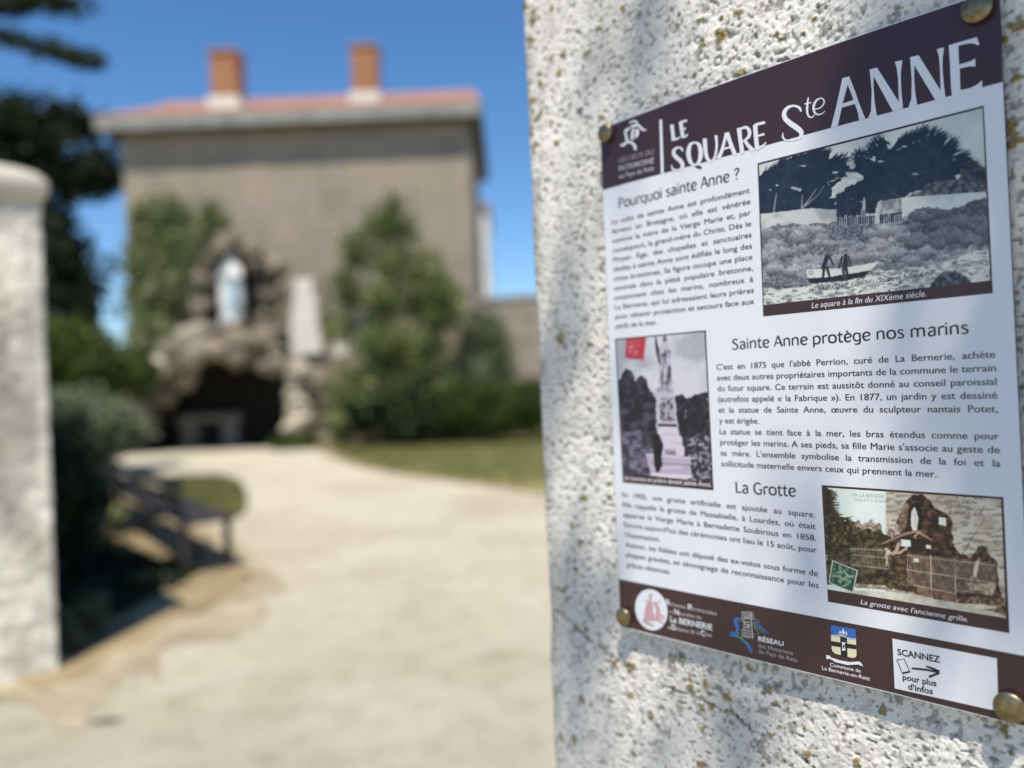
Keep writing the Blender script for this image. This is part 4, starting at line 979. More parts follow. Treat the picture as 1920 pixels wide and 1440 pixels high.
# body text with the built-in face
FONT = None
def text_mesh(txt, shear=0.0, bold=0.0, space=1.0):
    cu = bpy.data.curves.new('txt', 'FONT'); cu.body = txt; cu.size = 1.0; cu.shear = shear; cu.offset = bold; cu.space_word = space; cu.resolution_u = 3
    o = bpy.data.objects.new('txt', cu); COL.objects.link(o)
    dg = bpy.context.evaluated_depsgraph_get(); me = bpy.data.meshes.new_from_object(o.evaluated_get(dg))
    bpy.data.objects.remove(o); bpy.data.curves.remove(cu)
    V = np.array([v.co[:] for v in me.vertices]) if len(me.vertices) else np.zeros((0, 3)); Fc = [tuple(p.vertices) for p in me.polygons]
    bpy.data.meshes.remove(me)
    return V, Fc
class Text:
    def __init__(s): s.v = []; s.f = []; s.n = 0
    def line(s, txt, p0, p1, size, justify=True, shear=0, bold=0.0, sx=None, px=True, twice=False):
        """size: em height in metres; p0 p1 baseline ends (photo px or local)"""
        a0, z0 = L(*p0) if px else p0; a1, z1_ = L(*p1) if px else p1
        W = math.hypot(a1 - a0, z1_ - z0); th = math.atan2(z1_ - z0, a1 - a0)
        V, Fc = text_mesh(txt, shear, bold)
        if not len(V): return
        w0 = V[:, 0].max() - V[:, 0].min(); k_ = size * (sx or 1.0)
        if justify and sx and ' ' in txt:
            V2, F2 = text_mesh(txt, shear, bold, 2.0); w2 = V2[:, 0].max() - V2[:, 0].min()
            sw = 1 + (W / k_ - w0) / max(w2 - w0, 1e-6)
            if sw < 0.75: sw = .75
            V, Fc = text_mesh(txt, shear, bold, sw); w0 = V[:, 0].max() - V[:, 0].min()
            k_ = W / w0
        elif justify: k_ = W / w0
        x = (V[:, 0] - V[:, 0].min()) * k_; y = V[:, 1] * size
        X = a0 + x * math.cos(th) - y * math.sin(th); Zz = z0 + x * math.sin(th) + y * math.cos(th)
        s.v.append(np.c_[X, Zz, np.full(len(X), 0.00016)]); s.f += [tuple(i + s.n for i in f) for f in Fc]; s.n += len(X)
        if twice:   # heavier inking: the same line again a hair to the right
            s.v.append(np.c_[X + size * .028 * math.cos(th), Zz + size * .028 * math.sin(th), np.full(len(X), 0.00018)]); s.f += [tuple(i + s.n for i in f) for f in Fc]; s.n += len(X)
    def build(s, name, mat, parent=None):
        me = bpy.data.meshes.new(name); me.from_pydata([tuple(v) for v in np.concatenate(s.v)], [], s.f); me.update()
        # face the viewer
        if me.polygons and me.polygons[0].normal.z < 0: me.flip_normals()
        return link(name, me, parent or sign, mat)
def paragraph(lines, tl, tr, bl_, br, last=None, size=.0083, sx=.74):
    """first baseline tl-tr, last full baseline bl-br (photo px); last: {index: right end photo px}"""
    A, B_, C_, D_ = L(*tl), L(*tr), L(*bl_), L(*br); n = len(lines) - 1; T = Text()
    sx = min((B_[0] - A[0]) / size / np.ptp(text_mesh(t)[0][:, 0]) for i, t in enumerate(lines) if not (last and i in last)) * 1.0
    for i, t in enumerate(lines):
        if t is None: continue
        f = i / n; p0 = (A[0] + (C_[0] - A[0]) * f, A[1] + (C_[1] - A[1]) * f); p1 = (B_[0] + (D_[0] - B_[0]) * f, B_[1] + (D_[1] - B_[1]) * f)
        if last and i in last:
            q = L(*last[i]); g_ = (q[0] - p0[0]) / (p1[0] - p0[0]); p1 = (p0[0] + (p1[0] - p0[0]) * g_, p0[1] + (p1[1] - p0[1]) * g_); T.line(t, p0, p1, size, True, px=False, twice=True)
        else: T.line(t, p0, p1, size, True, sx=sx, px=False, twice=True)
    T.build('paragraph', INK)
paragraph(['Le culte de sainte Anne est profondément', 'fervent en Bretagne, où elle est vénérée', 'comme la mère de la Vierge Marie et, par', 'conséquent, la grand-mère du Christ. Dès le', 'Moyen Âge, des chapelles et sanctuaires', 'dédiés à sainte Anne sont édifiés le long des', 'côtes bretonnes. Sa figure occupe une place', 'centrale dans la piété populaire bretonne,', 'notamment chez les marins, nombreux à', 'La Bernerie, qui lui adressaient leurs prières', 'pour obtenir protection et secours face aux', 'périls de la mer.'],
          (1147, 421), (1406, 361.5), (1154.5, 616), (1415, 590.5), {11: (1232, 611)})
paragraph(["C'est en 1875 que l'abbé Perrion, curé de La Bernerie, achète", 'avec deux autres propriétaires importants de la commune le terrain', 'du futur square. Ce terrain est aussitôt donné au conseil paroissial', '(autrefois appelé « la Fabrique »). En 1877, un jardin y est dessiné', 'et la statue de Sainte Anne, œuvre du sculpteur nantais Potet,', 'y est érigée.', 'La statue se tient face à la mer, les bras étendus comme pour', "protéger les marins. A ses pieds, sa fille Marie s'associe au geste de", "sa mère. L'ensemble symbolise la transmission de la foi et la", 'sollicitude maternelle envers ceux qui prennent la mer.'],
          (1343.5, 693.5), (1866, 670.5), (1352.5, 874), (1877, 901.3), {5: (1423, 796), 9: (1756, 894.5)}, size=.0086)
paragraph(['En 1905, une grotte artificielle est ajoutée au square.', 'Elle rappelle la grotte de Massabielle, à Lourdes, où était', 'apparue la Vierge Marie à Bernadette Soubirous en 1858.', "Encore aujourd'hui des cérémonies ont lieu le 15 août, pour", "l'Assomption.", 'Autour, les fidèles ont déposé des ex-votos sous forme de', 'plaques gravées, en témoignage de reconnaissance pour les', 'grâces obtenues.'],
          (1166.5, 931.5), (1528, 970.5), (1175.5, 1062.5), (1536, 1125), {4: (1238, 1016), 7: (1257, 1074)})

# ---- the three printed photographs
class Canvas:
    def __init__(s, corners, res):
        """corners: photo px of the inner picture TL TR BR BL; res in metres"""
        q = [L(*c) for c in corners]; s.q = q
        w = math.dist(q[0], q[1]); h = math.dist(q[0], q[3]); nx, ny = int(w / res) + 1, int(h / res) + 1
        fx, fy = np.meshgrid(np.linspace(0, 1, nx), np.linspace(0, 1, ny))
        q = np.array(q); s.P = (q[0] * ((1 - fx) * (1 - fy))[..., None] + q[1] * (fx * (1 - fy))[..., None] + q[2] * (fx * fy)[..., None] + q[3] * ((1 - fx) * fy)[..., None])
        s.U, s.V = plane_px(s.P[..., 0], s.P[..., 1]); s.fx, s.fy = fx, fy; s.C = np.ones(fx.shape + (3,)) * 200; s.nx, s.ny = nx, ny
        s.z = None
    def use(s, ox, oy, sc): s.x = (s.U - ox) * sc; s.y = (s.V - oy) * sc; s.sc = sc
    def put(s, mask, col):
        mask = np.clip(mask, 0, 1)[..., None]; s.C = s.C * (1 - mask) + np.asarray(col, float) * mask
    def poly(s, pts, col, wob=0, ws=.05, op=1.0, seed=0):
        x, y = s.x, s.y
        if wob: x = x + (fbm(s.x * ws, s.y * ws, 3, seed) - .5) * wob * 2; y = y + (fbm(s.x * ws + 50, s.y * ws + 9, 3, seed + 5) - .5) * wob * 2
        s.put(in_poly(x, y, pts) * op, col)
    def mask(s, pts, wob=0, ws=.05, seed=0):
        x = s.x + (fbm(s.x * ws, s.y * ws, 3, seed) - .5) * wob * 2; y = s.y + (fbm(s.x * ws + 50, s.y * ws + 9, 3, seed + 5) - .5) * wob * 2
        return in_poly(x, y, pts)
    def line(s, pts, col, soft=1.5, op=1.0):
        for (x0, y0, w0), (x1, y1, w1) in zip(pts[:-1], pts[1:]):
            R = max(w0, w1) + soft + 2
            sel = (s.x > min(x0, x1) - R) & (s.x < max(x0, x1) + R) & (s.y > min(y0, y1) - R) & (s.y < max(y0, y1) + R)
            if not sel.any(): continue
            xx, yy = s.x[sel], s.y[sel]; L2 = (x1 - x0) ** 2 + (y1 - y0) ** 2 + 1e-9
            t = np.clip(((xx - x0) * (x1 - x0) + (yy - y0) * (y1 - y0)) / L2, 0, 1)
            d = np.hypot(xx - x0 - t * (x1 - x0), yy - y0 - t * (y1 - y0)); w = (w0 + (w1 - w0) * t) / 2
            mk = np.clip((w + soft / 2 - d) / soft, 0, 1)[:, None] * op
            s.C[sel] = s.C[sel] * (1 - mk) + np.asarray(col, float) * mk
    def texture(s, mask, c0, c1, scale, seed=0, lo=.3, hi=.7, sy=1.0, o=4):
        n = sst(lo, hi, fbm(s.x * scale, s.y * scale * sy, o, seed))[..., None]; col = np.asarray(c0, float) * (1 - n) + np.asarray(c1, float) * n
        m_ = np.asarray(mask, float)[..., None]; s.C = s.C * (1 - m_) + col * m_
    def spikes(s, pts, n, ang, spread, ln, w, col, seed):
        r = random.Random(seed)
        for i in range(n):
            k_ = r.random() * (len(pts) - 1); j = int(k_); f = k_ - j; x = pts[j][0] * (1 - f) + pts[j + 1][0] * f; y = pts[j][1] * (1 - f) + pts[j + 1][1] * f
            a = math.radians(ang(f, j) if callable(ang) else ang) + r.uniform(-spread, spread); l = ln * r.uniform(.5, 1.3)
            x -= math.cos(a) * l * .4; y += math.sin(a) * l * .4
            xm = x + math.cos(a) * l * .6; ym = y - math.sin(a) * l * .6; a2 = a + r.uniform(-.25, .25)
            s.line([(x, y, w), (xm, ym, w * .7), (xm + math.cos(a2) * l * .4, ym - math.sin(a2) * l * .4, 1)], col)
    def build(s, name, parent, gain=(1.0, 1.0, 1.0)):
        B = np.pad(s.C, ((1, 1), (1, 1), (0, 0)), 'edge'); s.C = (B[1:-1, 1:-1] * 2 + (B[:-2, 1:-1] + B[2:, 1:-1] + B[1:-1, :-2] + B[1:-1, 2:]) * 1.5) / 8
        C = np.clip(s.C * np.array(gain), 0, 250) / 255.0; lin_ = np.where(C <= .04045, C / 12.92, ((C + .055) / 1.055) ** 2.4)
        V = np.c_[s.P.reshape(-1, 2), np.full(s.nx * s.ny, .00014)]
        i = np.arange(s.ny - 1)[:, None] * s.nx; j = np.arange(s.nx - 1)[None, :]
        Q = np.stack([i + s.nx + j, i + s.nx + j + 1, i + j + 1, i + j], -1).reshape(-1, 4)
        return link(name, grid_mesh(name, V, Q, lin_.reshape(-1, 3), False), parent, PHOTO)
def frame_part(outer, label):
    P = Print(0.00008); P.add(outer); o = P.build('picture_frame', BROWN); o['label'] = label; return o

# photo 1: dunes, walls, wind-bent trees, boat
z4 = Z(1400, 180, 3.348)
fr = frame_part(z4([(68, 422), (1488, 60), (1546, 1238), (104, 1384)]), 'large black and white picture of trees above a beach wall')
cv_ = Canvas([p for p in z4([(78, 432), (1480, 76), (1530, 1158), (108, 1312)])], .00052); cv_.use(1400, 180, 3.348)
al_ = np.ones(cv_.x.shape)
cv_.texture(al_, (186, 190, 184), (202, 204, 196), .004, 1)
DK = (28, 34, 48)
LT = [(60, 560), (110, 480), (190, 455), (205, 410), (250, 400), (290, 385), (340, 372), (400, 350), (450, 335), (500, 345), (525, 365), (520, 400), (560, 410), (600, 385), (620, 410), (600, 450), (640, 460), (600, 490), (560, 520), (500, 545), (545, 590), (520, 640), (560, 640), (565, 712), (90, 742), (60, 700)]
cv_.texture(cv_.mask(LT, 14, .04, 3), DK, (38, 44, 58), .03, 4)
cv_.spikes([(90, 500), (190, 440), (250, 395), (340, 375), (450, 340), (520, 370)], 130, 60, .5, 70, 7, DK, 1)
cv_.spikes([(520, 400), (620, 400), (640, 450), (600, 500), (540, 560)], 150, 38, .35, 95, 7, DK, 2)
cv_.spikes([(480, 560), (600, 520), (660, 470)], 50, 25, .3, 70, 6, DK, 3)
RT = [(560, 620), (620, 590), (660, 560), (700, 545), (730, 510), (690, 480), (650, 450), (700, 430), (710, 400), (760, 395), (810, 410), (800, 350), (840, 320), (870, 310), (900, 340), (950, 340), (1000, 310), (1060, 290), (1120, 270), (1180, 290), (1230, 325), (1265, 360), (1290, 395), (1330, 415), (1320, 450), (1310, 470), (1320, 520), (1200, 560), (1050, 600), (980, 640), (830, 662), (800, 735), (565, 770), (560, 700)]
cv_.texture(cv_.mask(RT, 14, .04, 7), DK, (40, 46, 60), .03, 8)
cv_.spikes([(690, 420), (700, 380), (780, 350), (820, 300), (870, 280)], 130, 125, .6, 80, 7, DK, 4)
cv_.spikes([(930, 310), (1000, 275), (1110, 235), (1200, 270), (1300, 330)], 230, 54, .3, 110, 8, DK, 5)
cv_.spikes([(1250, 310), (1330, 370), (1370, 400), (1330, 460), (1300, 500)], 130, 24, .35, 100, 8, DK, 6)
cv_.spikes([(560, 640), (640, 590), (720, 540)], 60, 70, .5, 40, 6, DK, 7)
cv_.spikes([(640, 470), (680, 440), (700, 400)], 40, 185, .4, 50, 6, DK, 8)
r_ = random.Random(3)
for i in range(420):
    x = r_.uniform(100, 1330); y = r_.uniform(300, 700)
    cv_.line([(x, y, 3), (x + r_.uniform(12, 34), y - r_.uniform(2, 26), 1)], (62, 68, 82), 2, .5 * bool(in_poly(np.array([x]), np.array([y]), LT)[0] or in_poly(np.array([x]), np.array([y]), RT)[0]))
for (x, y, a, b_) in ((652, 500, 44, 30), (655, 425, 26, 42), (610, 555, 40, 20), (620, 520, 40, 16), (570, 590, 34, 20), (300, 580, 22, 10), (330, 590, 12, 12), (350, 440, 26, 6), (560, 480, 18, 8), (700, 520, 24, 14), (850, 410, 26, 8), (1060, 490, 22, 5), (1120, 470, 12, 4), (190, 560, 9, 7), (150, 590, 6, 6), (660, 645, 3, 3)):
    dd_ = np.hypot((cv_.x - x) / a, (cv_.y - y) / b_) + (fbm(cv_.x * .07, cv_.y * .07, 3, 9) - .5) * 1.4; cv_.put(sst(1.0, .75, dd_) * .9, (178, 182, 178))
cv_.texture(cv_.mask([(1330, 520), (1350, 460), (1380, 440), (1415, 400), (1450, 430), (1500, 450), (1510, 610), (1150, 640), (1200, 570)], 14, .05, 11), (34, 36, 46), (80, 80, 88), .035, 12)
cv_.spikes([(1360, 450), (1415, 415), (1480, 450)], 40, 90, 1.0, 40, 5, (36, 38, 48), 9)
cv_.texture(cv_.mask([(1090, 600), (1140, 545), (1290, 520), (1500, 560), (1505, 612), (980, 640)], 10, .05, 13), (50, 50, 60), (112, 110, 114), .05, 14)
for q in ([(170, 725, 8), (188, 610, 5)], [(350, 705, 12), (400, 640, 6), (440, 580, 4)], [(345, 700, 9), (350, 620, 4)], [(370, 690, 8), (450, 620, 4), (490, 560, 3)]): cv_.line(q, (150, 152, 150))
cv_.line([(890, 600, 4), (980, 640, 5)], (110, 112, 116)); cv_.line([(860, 580, 3), (930, 620, 4)], (90, 92, 98))
# walls
cv_.texture(cv_.mask([(88, 740), (250, 722), (410, 703), (520, 712), (562, 712), (566, 795), (480, 810), (90, 850)], 3, .05, 15), (150, 152, 152), (190, 191, 186), .012, 16)
cv_.texture(cv_.mask([(973, 637), (1503, 601), (1508, 680), (1250, 730), (1100, 760), (1000, 790), (975, 760)], 2, .05, 17), (190, 192, 186), (208, 209, 202), .01, 18)
cv_.texture(cv_.mask([(832, 662), (973, 638), (978, 745), (835, 775)], 2), (120, 118, 124), (172, 172, 172), .03, 19)
# scrub below
scr = cv_.mask([(70, 850), (160, 815), (300, 800), (480, 800), (570, 790), (700, 810), (830, 800), (960, 780), (1010, 745), (1060, 705), (1150, 700), (1260, 715), (1350, 690), (1430, 650), (1510, 640), (1540, 970), (1400, 985), (1330, 1015), (1200, 1050), (1000, 1085), (820, 1120), (640, 1165), (300, 1190), (60, 1200)], 14, .035, 21)
cv_.texture(scr, (84, 86, 94), (164, 165, 166), .02, 22, .25, .75); cv_.texture(scr * .55, (44, 46, 56), (200, 200, 196), .10, 222, .2, .8)
cv_.texture(scr & (fbm(cv_.x * .008, cv_.y * .008, 2, 23) > .52), (62, 64, 74), (140, 142, 146), .09, 24, .2, .85)
cv_.texture(cv_.mask([(1010, 760), (1060, 710), (1150, 705), (1260, 720), (1350, 695), (1430, 655), (1520, 645), (1540, 940), (1400, 960), (1320, 990), (1200, 900), (1080, 850), (960, 820)], 16, .04, 25), (46, 46, 58), (116, 114, 122), .08, 26, .15, .85)
r_ = random.Random(21); scr_f = scr.astype(float); lumps = []
for i in range(95):
    x = r_.uniform(80, 1500); y = r_.uniform(830, 1150)
    lumps.append((x, y, r_.uniform(40, 80), r_.uniform(26, 50)))
for i in range(34): lumps.append((r_.uniform(1010, 1530), r_.uniform(740, 960), r_.uniform(40, 75), r_.uniform(30, 50)))
for (x, y, rx, ry) in sorted(lumps, key=lambda q: q[1]):
    ux = (cv_.x - x) / rx; uy = (cv_.y - y) / ry; dd_ = np.hypot(ux, uy) + (fbm(cv_.x * .05, cv_.y * .05, 3, int(x)) - .5) * .9
    dark = 0.72 if (x > 1000 and y < 960) else 1.0
    tone = (126 - 58 * np.clip(uy, -1, 1) + 90 * (fbm(cv_.x * .16, cv_.y * .11, 3, int(y)) - .5)) * dark
    m_ = (np.clip((1.0 - dd_) / .35, 0, 1) * .85 * scr_f)[..., None]
    cv_.C = cv_.C * (1 - m_) + np.stack([tone, tone + 1, tone + 5], -1) * m_
r_ = random.Random(8)
for i in range(500):
    x = r_.uniform(90, 1500); y = r_.uniform(820, 1110); l = r_.uniform(14, 34); a = math.radians(r_.uniform(40, 140))
    if y > 1160 - (x - 300) * .16: continue
    c_ = r_.choice([(170, 170, 170), (60, 62, 72), (192, 192, 188), (48, 50, 60)]); cv_.line([(x, y, 3.5), (x + math.cos(a) * l, y - math.sin(a) * l, 1)], c_, 2, .5)
# fence
cv_.poly([(566, 762), (800, 752), (975, 728), (978, 785), (830, 803), (568, 812)], (44, 48, 60), 2)
for i in range(30):
    x = 572 + i * 13.8; yb = 812 - (x - 570) * .035; cv_.line([(x, yb, 6), (x + r_.uniform(-3, 3), yb - 48 - r_.uniform(0, 14), 5)], (196, 196, 190) if i % 5 else (110, 110, 114), 1.5, .9)
cv_.poly([(808, 730), (832, 726), (835, 800), (808, 805)], (186, 187, 182), 2)
# statue in the trees
cv_.line([(738, 640, 8), (738, 665, 18), (736, 700, 20), (734, 745, 26)], (176, 176, 174), 3); cv_.line([(716, 658, 6), (730, 668, 6)], (170, 170, 168)); cv_.poly([(714, 715), (748, 715), (748, 755), (716, 758)], (120, 120, 124), 3)
# sand
snd = cv_.mask([(60, 1205), (180, 1195), (300, 1188), (420, 1170), (560, 1165), (700, 1150), (800, 1108), (900, 1092), (1060, 1085), (1180, 1055), (1280, 1045), (1350, 1015), (1420, 975), (1540, 955), (1560, 1200), (60, 1360)], 8, .04, 31)
cv_.texture(snd, (150, 152, 150), (200, 202, 194), .02, 32, .3, .5, 2.5)
cv_.texture(snd & (fbm(cv_.x * .03, cv_.y * .09, 4, 33) > .60), (96, 96, 98), (130, 130, 130), .05, 34)
cv_.texture(cv_.mask([(1145, 1200), (1180, 1150), (1235, 1105), (1320, 1102), (1375, 1130), (1410, 1175)], 10, .06, 35), (36, 38, 48), (104, 104, 110), .06, 36)
cv_.texture(cv_.mask([(110, 1195), (300, 1185), (420, 1172), (380, 1195), (200, 1215)], 4), (70, 70, 78), (120, 120, 124), .05, 37)
# boat and two people
cv_.poly([(372, 1085), (470, 1085), (600, 1078), (730, 1055), (838, 1035), (800, 1075), (770, 1100), (640, 1118), (500, 1138), (385, 1150)], (196, 196, 188), 1)
cv_.poly([(380, 1145), (500, 1138), (640, 1117), (775, 1097), (735, 1135), (600, 1160), (480, 1170), (405, 1178)], (26, 28, 36), 3)
cv_.line([(372, 1088, 3), (600, 1080, 3), (838, 1037, 3)], (110, 110, 112)); cv_.line([(395, 1100, 3), (415, 1100, 3), (415, 1118, 3), (395, 1118, 3), (395, 1100, 3)], (60, 60, 66))
cv_.line([(482, 1080, 22), (500, 1020, 28), (510, 1000, 15)], (32, 34, 42)); cv_.line([(485, 1080, 18), (480, 1150, 12)], (30, 32, 40)); cv_.line([(505, 1080, 20), (520, 1130, 14)], (38, 40, 48)); cv_.line([(520, 1010, 14), (548, 1065, 9)], (34, 36, 44)); cv_.line([(512, 985, 16), (512, 992, 16)], (90, 88, 90))
cv_.line([(622, 1000, 22), (618, 1075, 30)], (34, 36, 44)); cv_.line([(606, 1085, 20), (612, 1130, 16), (628, 1158, 12)], (60, 62, 70)); cv_.line([(626, 1085, 18), (636, 1140, 13)], (36, 38, 46)); cv_.line([(640, 1010, 12), (652, 1050, 9)], (40, 42, 50)); cv_.line([(600, 1010, 12), (580, 1080, 10)], (36, 38, 46)); cv_.line([(622, 978, 17), (622, 985, 17)], (120, 116, 114)); cv_.line([(610, 970, 5), (636, 970, 5)], (50, 50, 56))
cv_.C += (fbm(cv_.x * .25, cv_.y * .25, 2, 40) - .5)[..., None] * 16
cv_.build('picture', fr)
T = Text(); T.line('141. LA BERNERIE, (Loire-Inf.) - Square de Sainte-Anne', *z4([(395, 1233), (1166, 1126)]), .0062, True, shear=.25, bold=.008); T.build('picture_caption', INK, fr)
T = Text(); T.line('Le square à la fin du XIXème siècle.', *z4([(408, 1332), (1127, 1258)]), .0078, True, shear=.22); T.build('picture_caption', WHITE, fr)

# photo 2: statue on its pedestal
z5 = Z(1130, 600, 4.364)
fr = frame_part(z5([(101, 155), (845, 84), (908, 1394), (165, 1330)]), 'narrow black and white picture of a statue on a pedestal with red stamp')
c2 = Canvas([p for p in z5([(112, 166), (833, 97), (897, 1328), (171, 1252)])], .0007); c2.use(1130, 600, 4.364)
c2.texture(np.ones(c2.x.shape), (160, 160, 168), (196, 194, 200), .004, 1)
dk = (26, 22, 34)
c2.texture(c2.mask([(110, 500), (150, 470), (170, 420), (200, 395), (240, 430), (260, 500), (310, 450), (350, 470), (380, 560), (420, 620), (440, 650), (450, 1300), (150, 1300)], 18, .03, 2), dk, (70, 64, 80), .02, 3, .35, .75)
c2.texture(c2.mask([(150, 930), (300, 900), (400, 980), (430, 1280), (150, 1290)], 20, .03, 5), (48, 44, 58), (116, 108, 126), .03, 6)
c2.texture(c2.mask([(590, 640), (640, 600), (700, 640), (760, 600), (860, 590), (905, 1340), (700, 1330), (640, 1000)], 16, .04, 7), dk, (58, 54, 66), .03, 8, .4, .8)
c2.texture(c2.mask([(690, 990), (780, 930), (870, 940), (900, 1340), (720, 1330)], 16, .04, 9), (34, 32, 42), (150, 144, 156), .045, 10, .42, .7)
c2.line([(680, 730, 8), (676, 800, 8)], (130, 126, 138)); c2.line([(375, 760, 7), (370, 830, 7)], (90, 86, 98))
c2.poly([(195, 150), (355, 135), (335, 330), (185, 308)], (172, 48, 62), 4); c2.texture(c2.mask([(215, 170), (300, 160), (285, 290), (215, 285)], 14, .05, 11), (176, 60, 74), (214, 150, 158), .05, 12, .4, .7)
ped = (182, 172, 186)
c2.poly([(440, 590), (595, 590), (600, 612), (445, 612)], (190, 182, 192)); c2.poly([(452, 612), (588, 612), (606, 856), (452, 852)], ped)
c2.texture(c2.mask([(470, 640), (575, 640), (590, 830), (468, 826)], 12, .06, 13), (70, 64, 78), (176, 168, 180), .05, 14, .35, .65)
c2.poly([(452, 850), (606, 854), (606, 875), (455, 872)], (40, 34, 46)); c2.poly([(460, 875), (612, 878), (622, 950), (650, 958), (652, 1025), (668, 1032), (672, 1110), (440, 1108), (440, 950)], (198, 188, 200), 2)
c2.line([(500, 930, 3), (610, 935, 3)], (150, 142, 154)); c2.line([(500, 1000, 3), (640, 1010, 3)], (150, 142, 154)); c2.line([(500, 1060, 3), (650, 1066, 3)], (140, 132, 144))
for i in range(10): c2.line([(520 + i * 8, 1108, 5), (518 + i * 8.5, 1050 + (i * 37) % 30, 3)], (50, 46, 56))
c2.poly([(350, 1092), (500, 1096), (725, 1122), (722, 1190), (730, 1290), (395, 1262)], (172, 160, 176), 4)
c2.line([(360, 1100, 10), (720, 1130, 12)], (206, 196, 206)); c2.line([(390, 1165, 6), (720, 1190, 8)], (104, 94, 110)); c2.line([(400, 1215, 8), (640, 1205, 14)], (200, 190, 202)); c2.line([(400, 1262, 22), (722, 1282, 24)], (206, 198, 208))
# figure kneeling
c2.line([(435, 905, 30), (430, 925, 34)], (60, 54, 66)); c2.line([(435, 960, 70), (455, 1030, 84), (450, 1110, 66)], (20, 18, 26)); c2.line([(450, 1110, 60), (455, 1180, 70), (450, 1230, 34)], (22, 20, 28)); c2.line([(460, 985, 20), (485, 1030, 16)], (30, 28, 36))
# statue on top
c2.line([(435, 140, 10), (440, 200, 22), (455, 270, 34), (470, 330, 30)], (56, 52, 62), 4)
c2.line([(508, 135, 30), (508, 165, 40)], (150, 144, 154), 3); c2.line([(508, 150, 20), (508, 175, 22)], (60, 56, 66), 4)
c2.line([(508, 200, 56), (520, 260, 90), (510, 330, 100), (510, 420, 92), (510, 500, 96), (515, 570, 120)], (176, 168, 182), 4)
c2.texture(c2.mask([(470, 230), (560, 250), (565, 400), (555, 560), (580, 590), (445, 590), (470, 480), (460, 330)], 8, .05, 15), (112, 106, 120), (190, 182, 194), .035, 16)
for q in ([(508, 280, 24), (505, 305, 16)], [(545, 380, 20), (548, 470, 18)], [(460, 330, 18), (470, 355, 12)], [(490, 400, 5), (485, 560, 6)], [(530, 420, 6), (525, 570, 8)]): c2.line(q, (58, 54, 66), 5)
c2.line([(560, 500, 8), (578, 515, 6)], (120, 112, 126))
c2.C += (fbm(c2.x * .2, c2.y * .2, 2, 40) - .5)[..., None] * 14
c2.build('picture', fr)
T = Text(); T.line('Un homme en prière devant sainte Anne.', *z5([(176, 1306), (888, 1366)]), .0074, True, shear=.22, bold=.006); T.build('picture_caption', WHITE, fr)

# photo 3: the grotto with its railings
z8 = Z(1500, 880, 4.0)
fr = frame_part(z8([(162, 118), (1526, 208), (1572, 1229), (210, 992)]), 'sepia postcard picture of a grotto behind railings with green stamp')
c3 = Canvas([p for p in z8([(184, 136), (1508, 224), (1546, 1116), (206, 900)])], .00048); c3.use(1500, 880, 4.0)
c3.texture(np.ones(c3.x.shape), (206, 216, 208), (222, 230, 222), .003, 1)
c3.texture(c3.mask([(645, 140), (1540, 200), (1580, 1150), (640, 1000)], 3), (176, 162, 142), (206, 196, 176), .010, 2, .3, .7)
c3.texture(c3.mask([(645, 140), (1540, 200), (1580, 1150), (640, 1000)], 3) & (fbm(c3.x * .012, c3.y * .05, 4, 3) > .58), (140, 128, 112), (160, 150, 132), .03, 4)
OL = (58, 52, 34)
c3.texture(c3.mask([(170, 130), (215, 135), (235, 200), (250, 300), (330, 380), (420, 400), (440, 440), (520, 440), (600, 450), (690, 520), (620, 590), (300, 640), (170, 640)], 20, .03, 5), (22, 18, 12), (104, 98, 58), .05, 6, .25, .85)
c3.spikes([(200, 150), (215, 250), (240, 340), (330, 370)], 100, -8, .35, 110, 11, (54, 44, 32), 11); c3.spikes([(200, 170), (210, 330)], 40, 5, .5, 70, 12, (34, 28, 20), 12)
for (x, y) in ((430, 410), (500, 420), (530, 410), (590, 430), (560, 440), (470, 430), (680, 470), (690, 480)): c3.texture(sst(1, .6, np.hypot((c3.x - x) / 30, (c3.y - y) / 34) + (fbm(c3.x * .05, c3.y * .05, 3, 9) - .5)), (120, 96, 84), (176, 152, 138), .06, 8)
c3.texture(c3.mask([(200, 600), (400, 590), (640, 560), (650, 900), (200, 860)], 10, .04, 7), (36, 28, 22), (96, 82, 60), .03, 10, .3, .8)
GR = [(620, 560), (700, 505), (760, 480), (730, 400), (745, 330), (770, 290), (800, 230), (850, 190), (920, 190), (980, 240), (1010, 290), (1080, 320), (1130, 360), (1150, 410), (1135, 470), (1150, 520), (1160, 580), (1200, 630), (1270, 660), (1320, 620), (1330, 580), (1400, 575), (1410, 630), (1450, 660), (1478, 700), (1490, 850), (1520, 980), (1480, 1000), (1150, 980), (880, 930), (640, 880), (620, 780), (700, 640)]
c3.texture(c3.mask(GR, 12, .04, 12), (26, 14, 12), (112, 80, 62), .045, 13, .25, .85)
c3.spikes([(1330, 600), (1370, 580), (1400, 600)], 30, 90, 1.4, 30, 5, (60, 44, 34), 13)
c3.texture(c3.mask([(745, 330), (760, 300), (800, 230), (815, 300), (790, 450), (740, 480)], 8, .05, 14), (96, 78, 62), (160, 136, 112), .04, 15)
dd_ = np.hypot((c3.x - 868) / 52, (c3.y - 355) / 108); c3.put(sst(1.05, .9, dd_), (20, 12, 12))
c3.line([(858, 292, 18), (858, 310, 24)], (214, 214, 206), 3); c3.line([(856, 320, 42), (860, 370, 58), (858, 420, 50), (862, 452, 34)], (210, 208, 198), 3); c3.line([(868, 340, 4), (866, 430, 5)], (160, 154, 146)); c3.line([(845, 345, 5), (868, 335, 5)], (168, 160, 150))
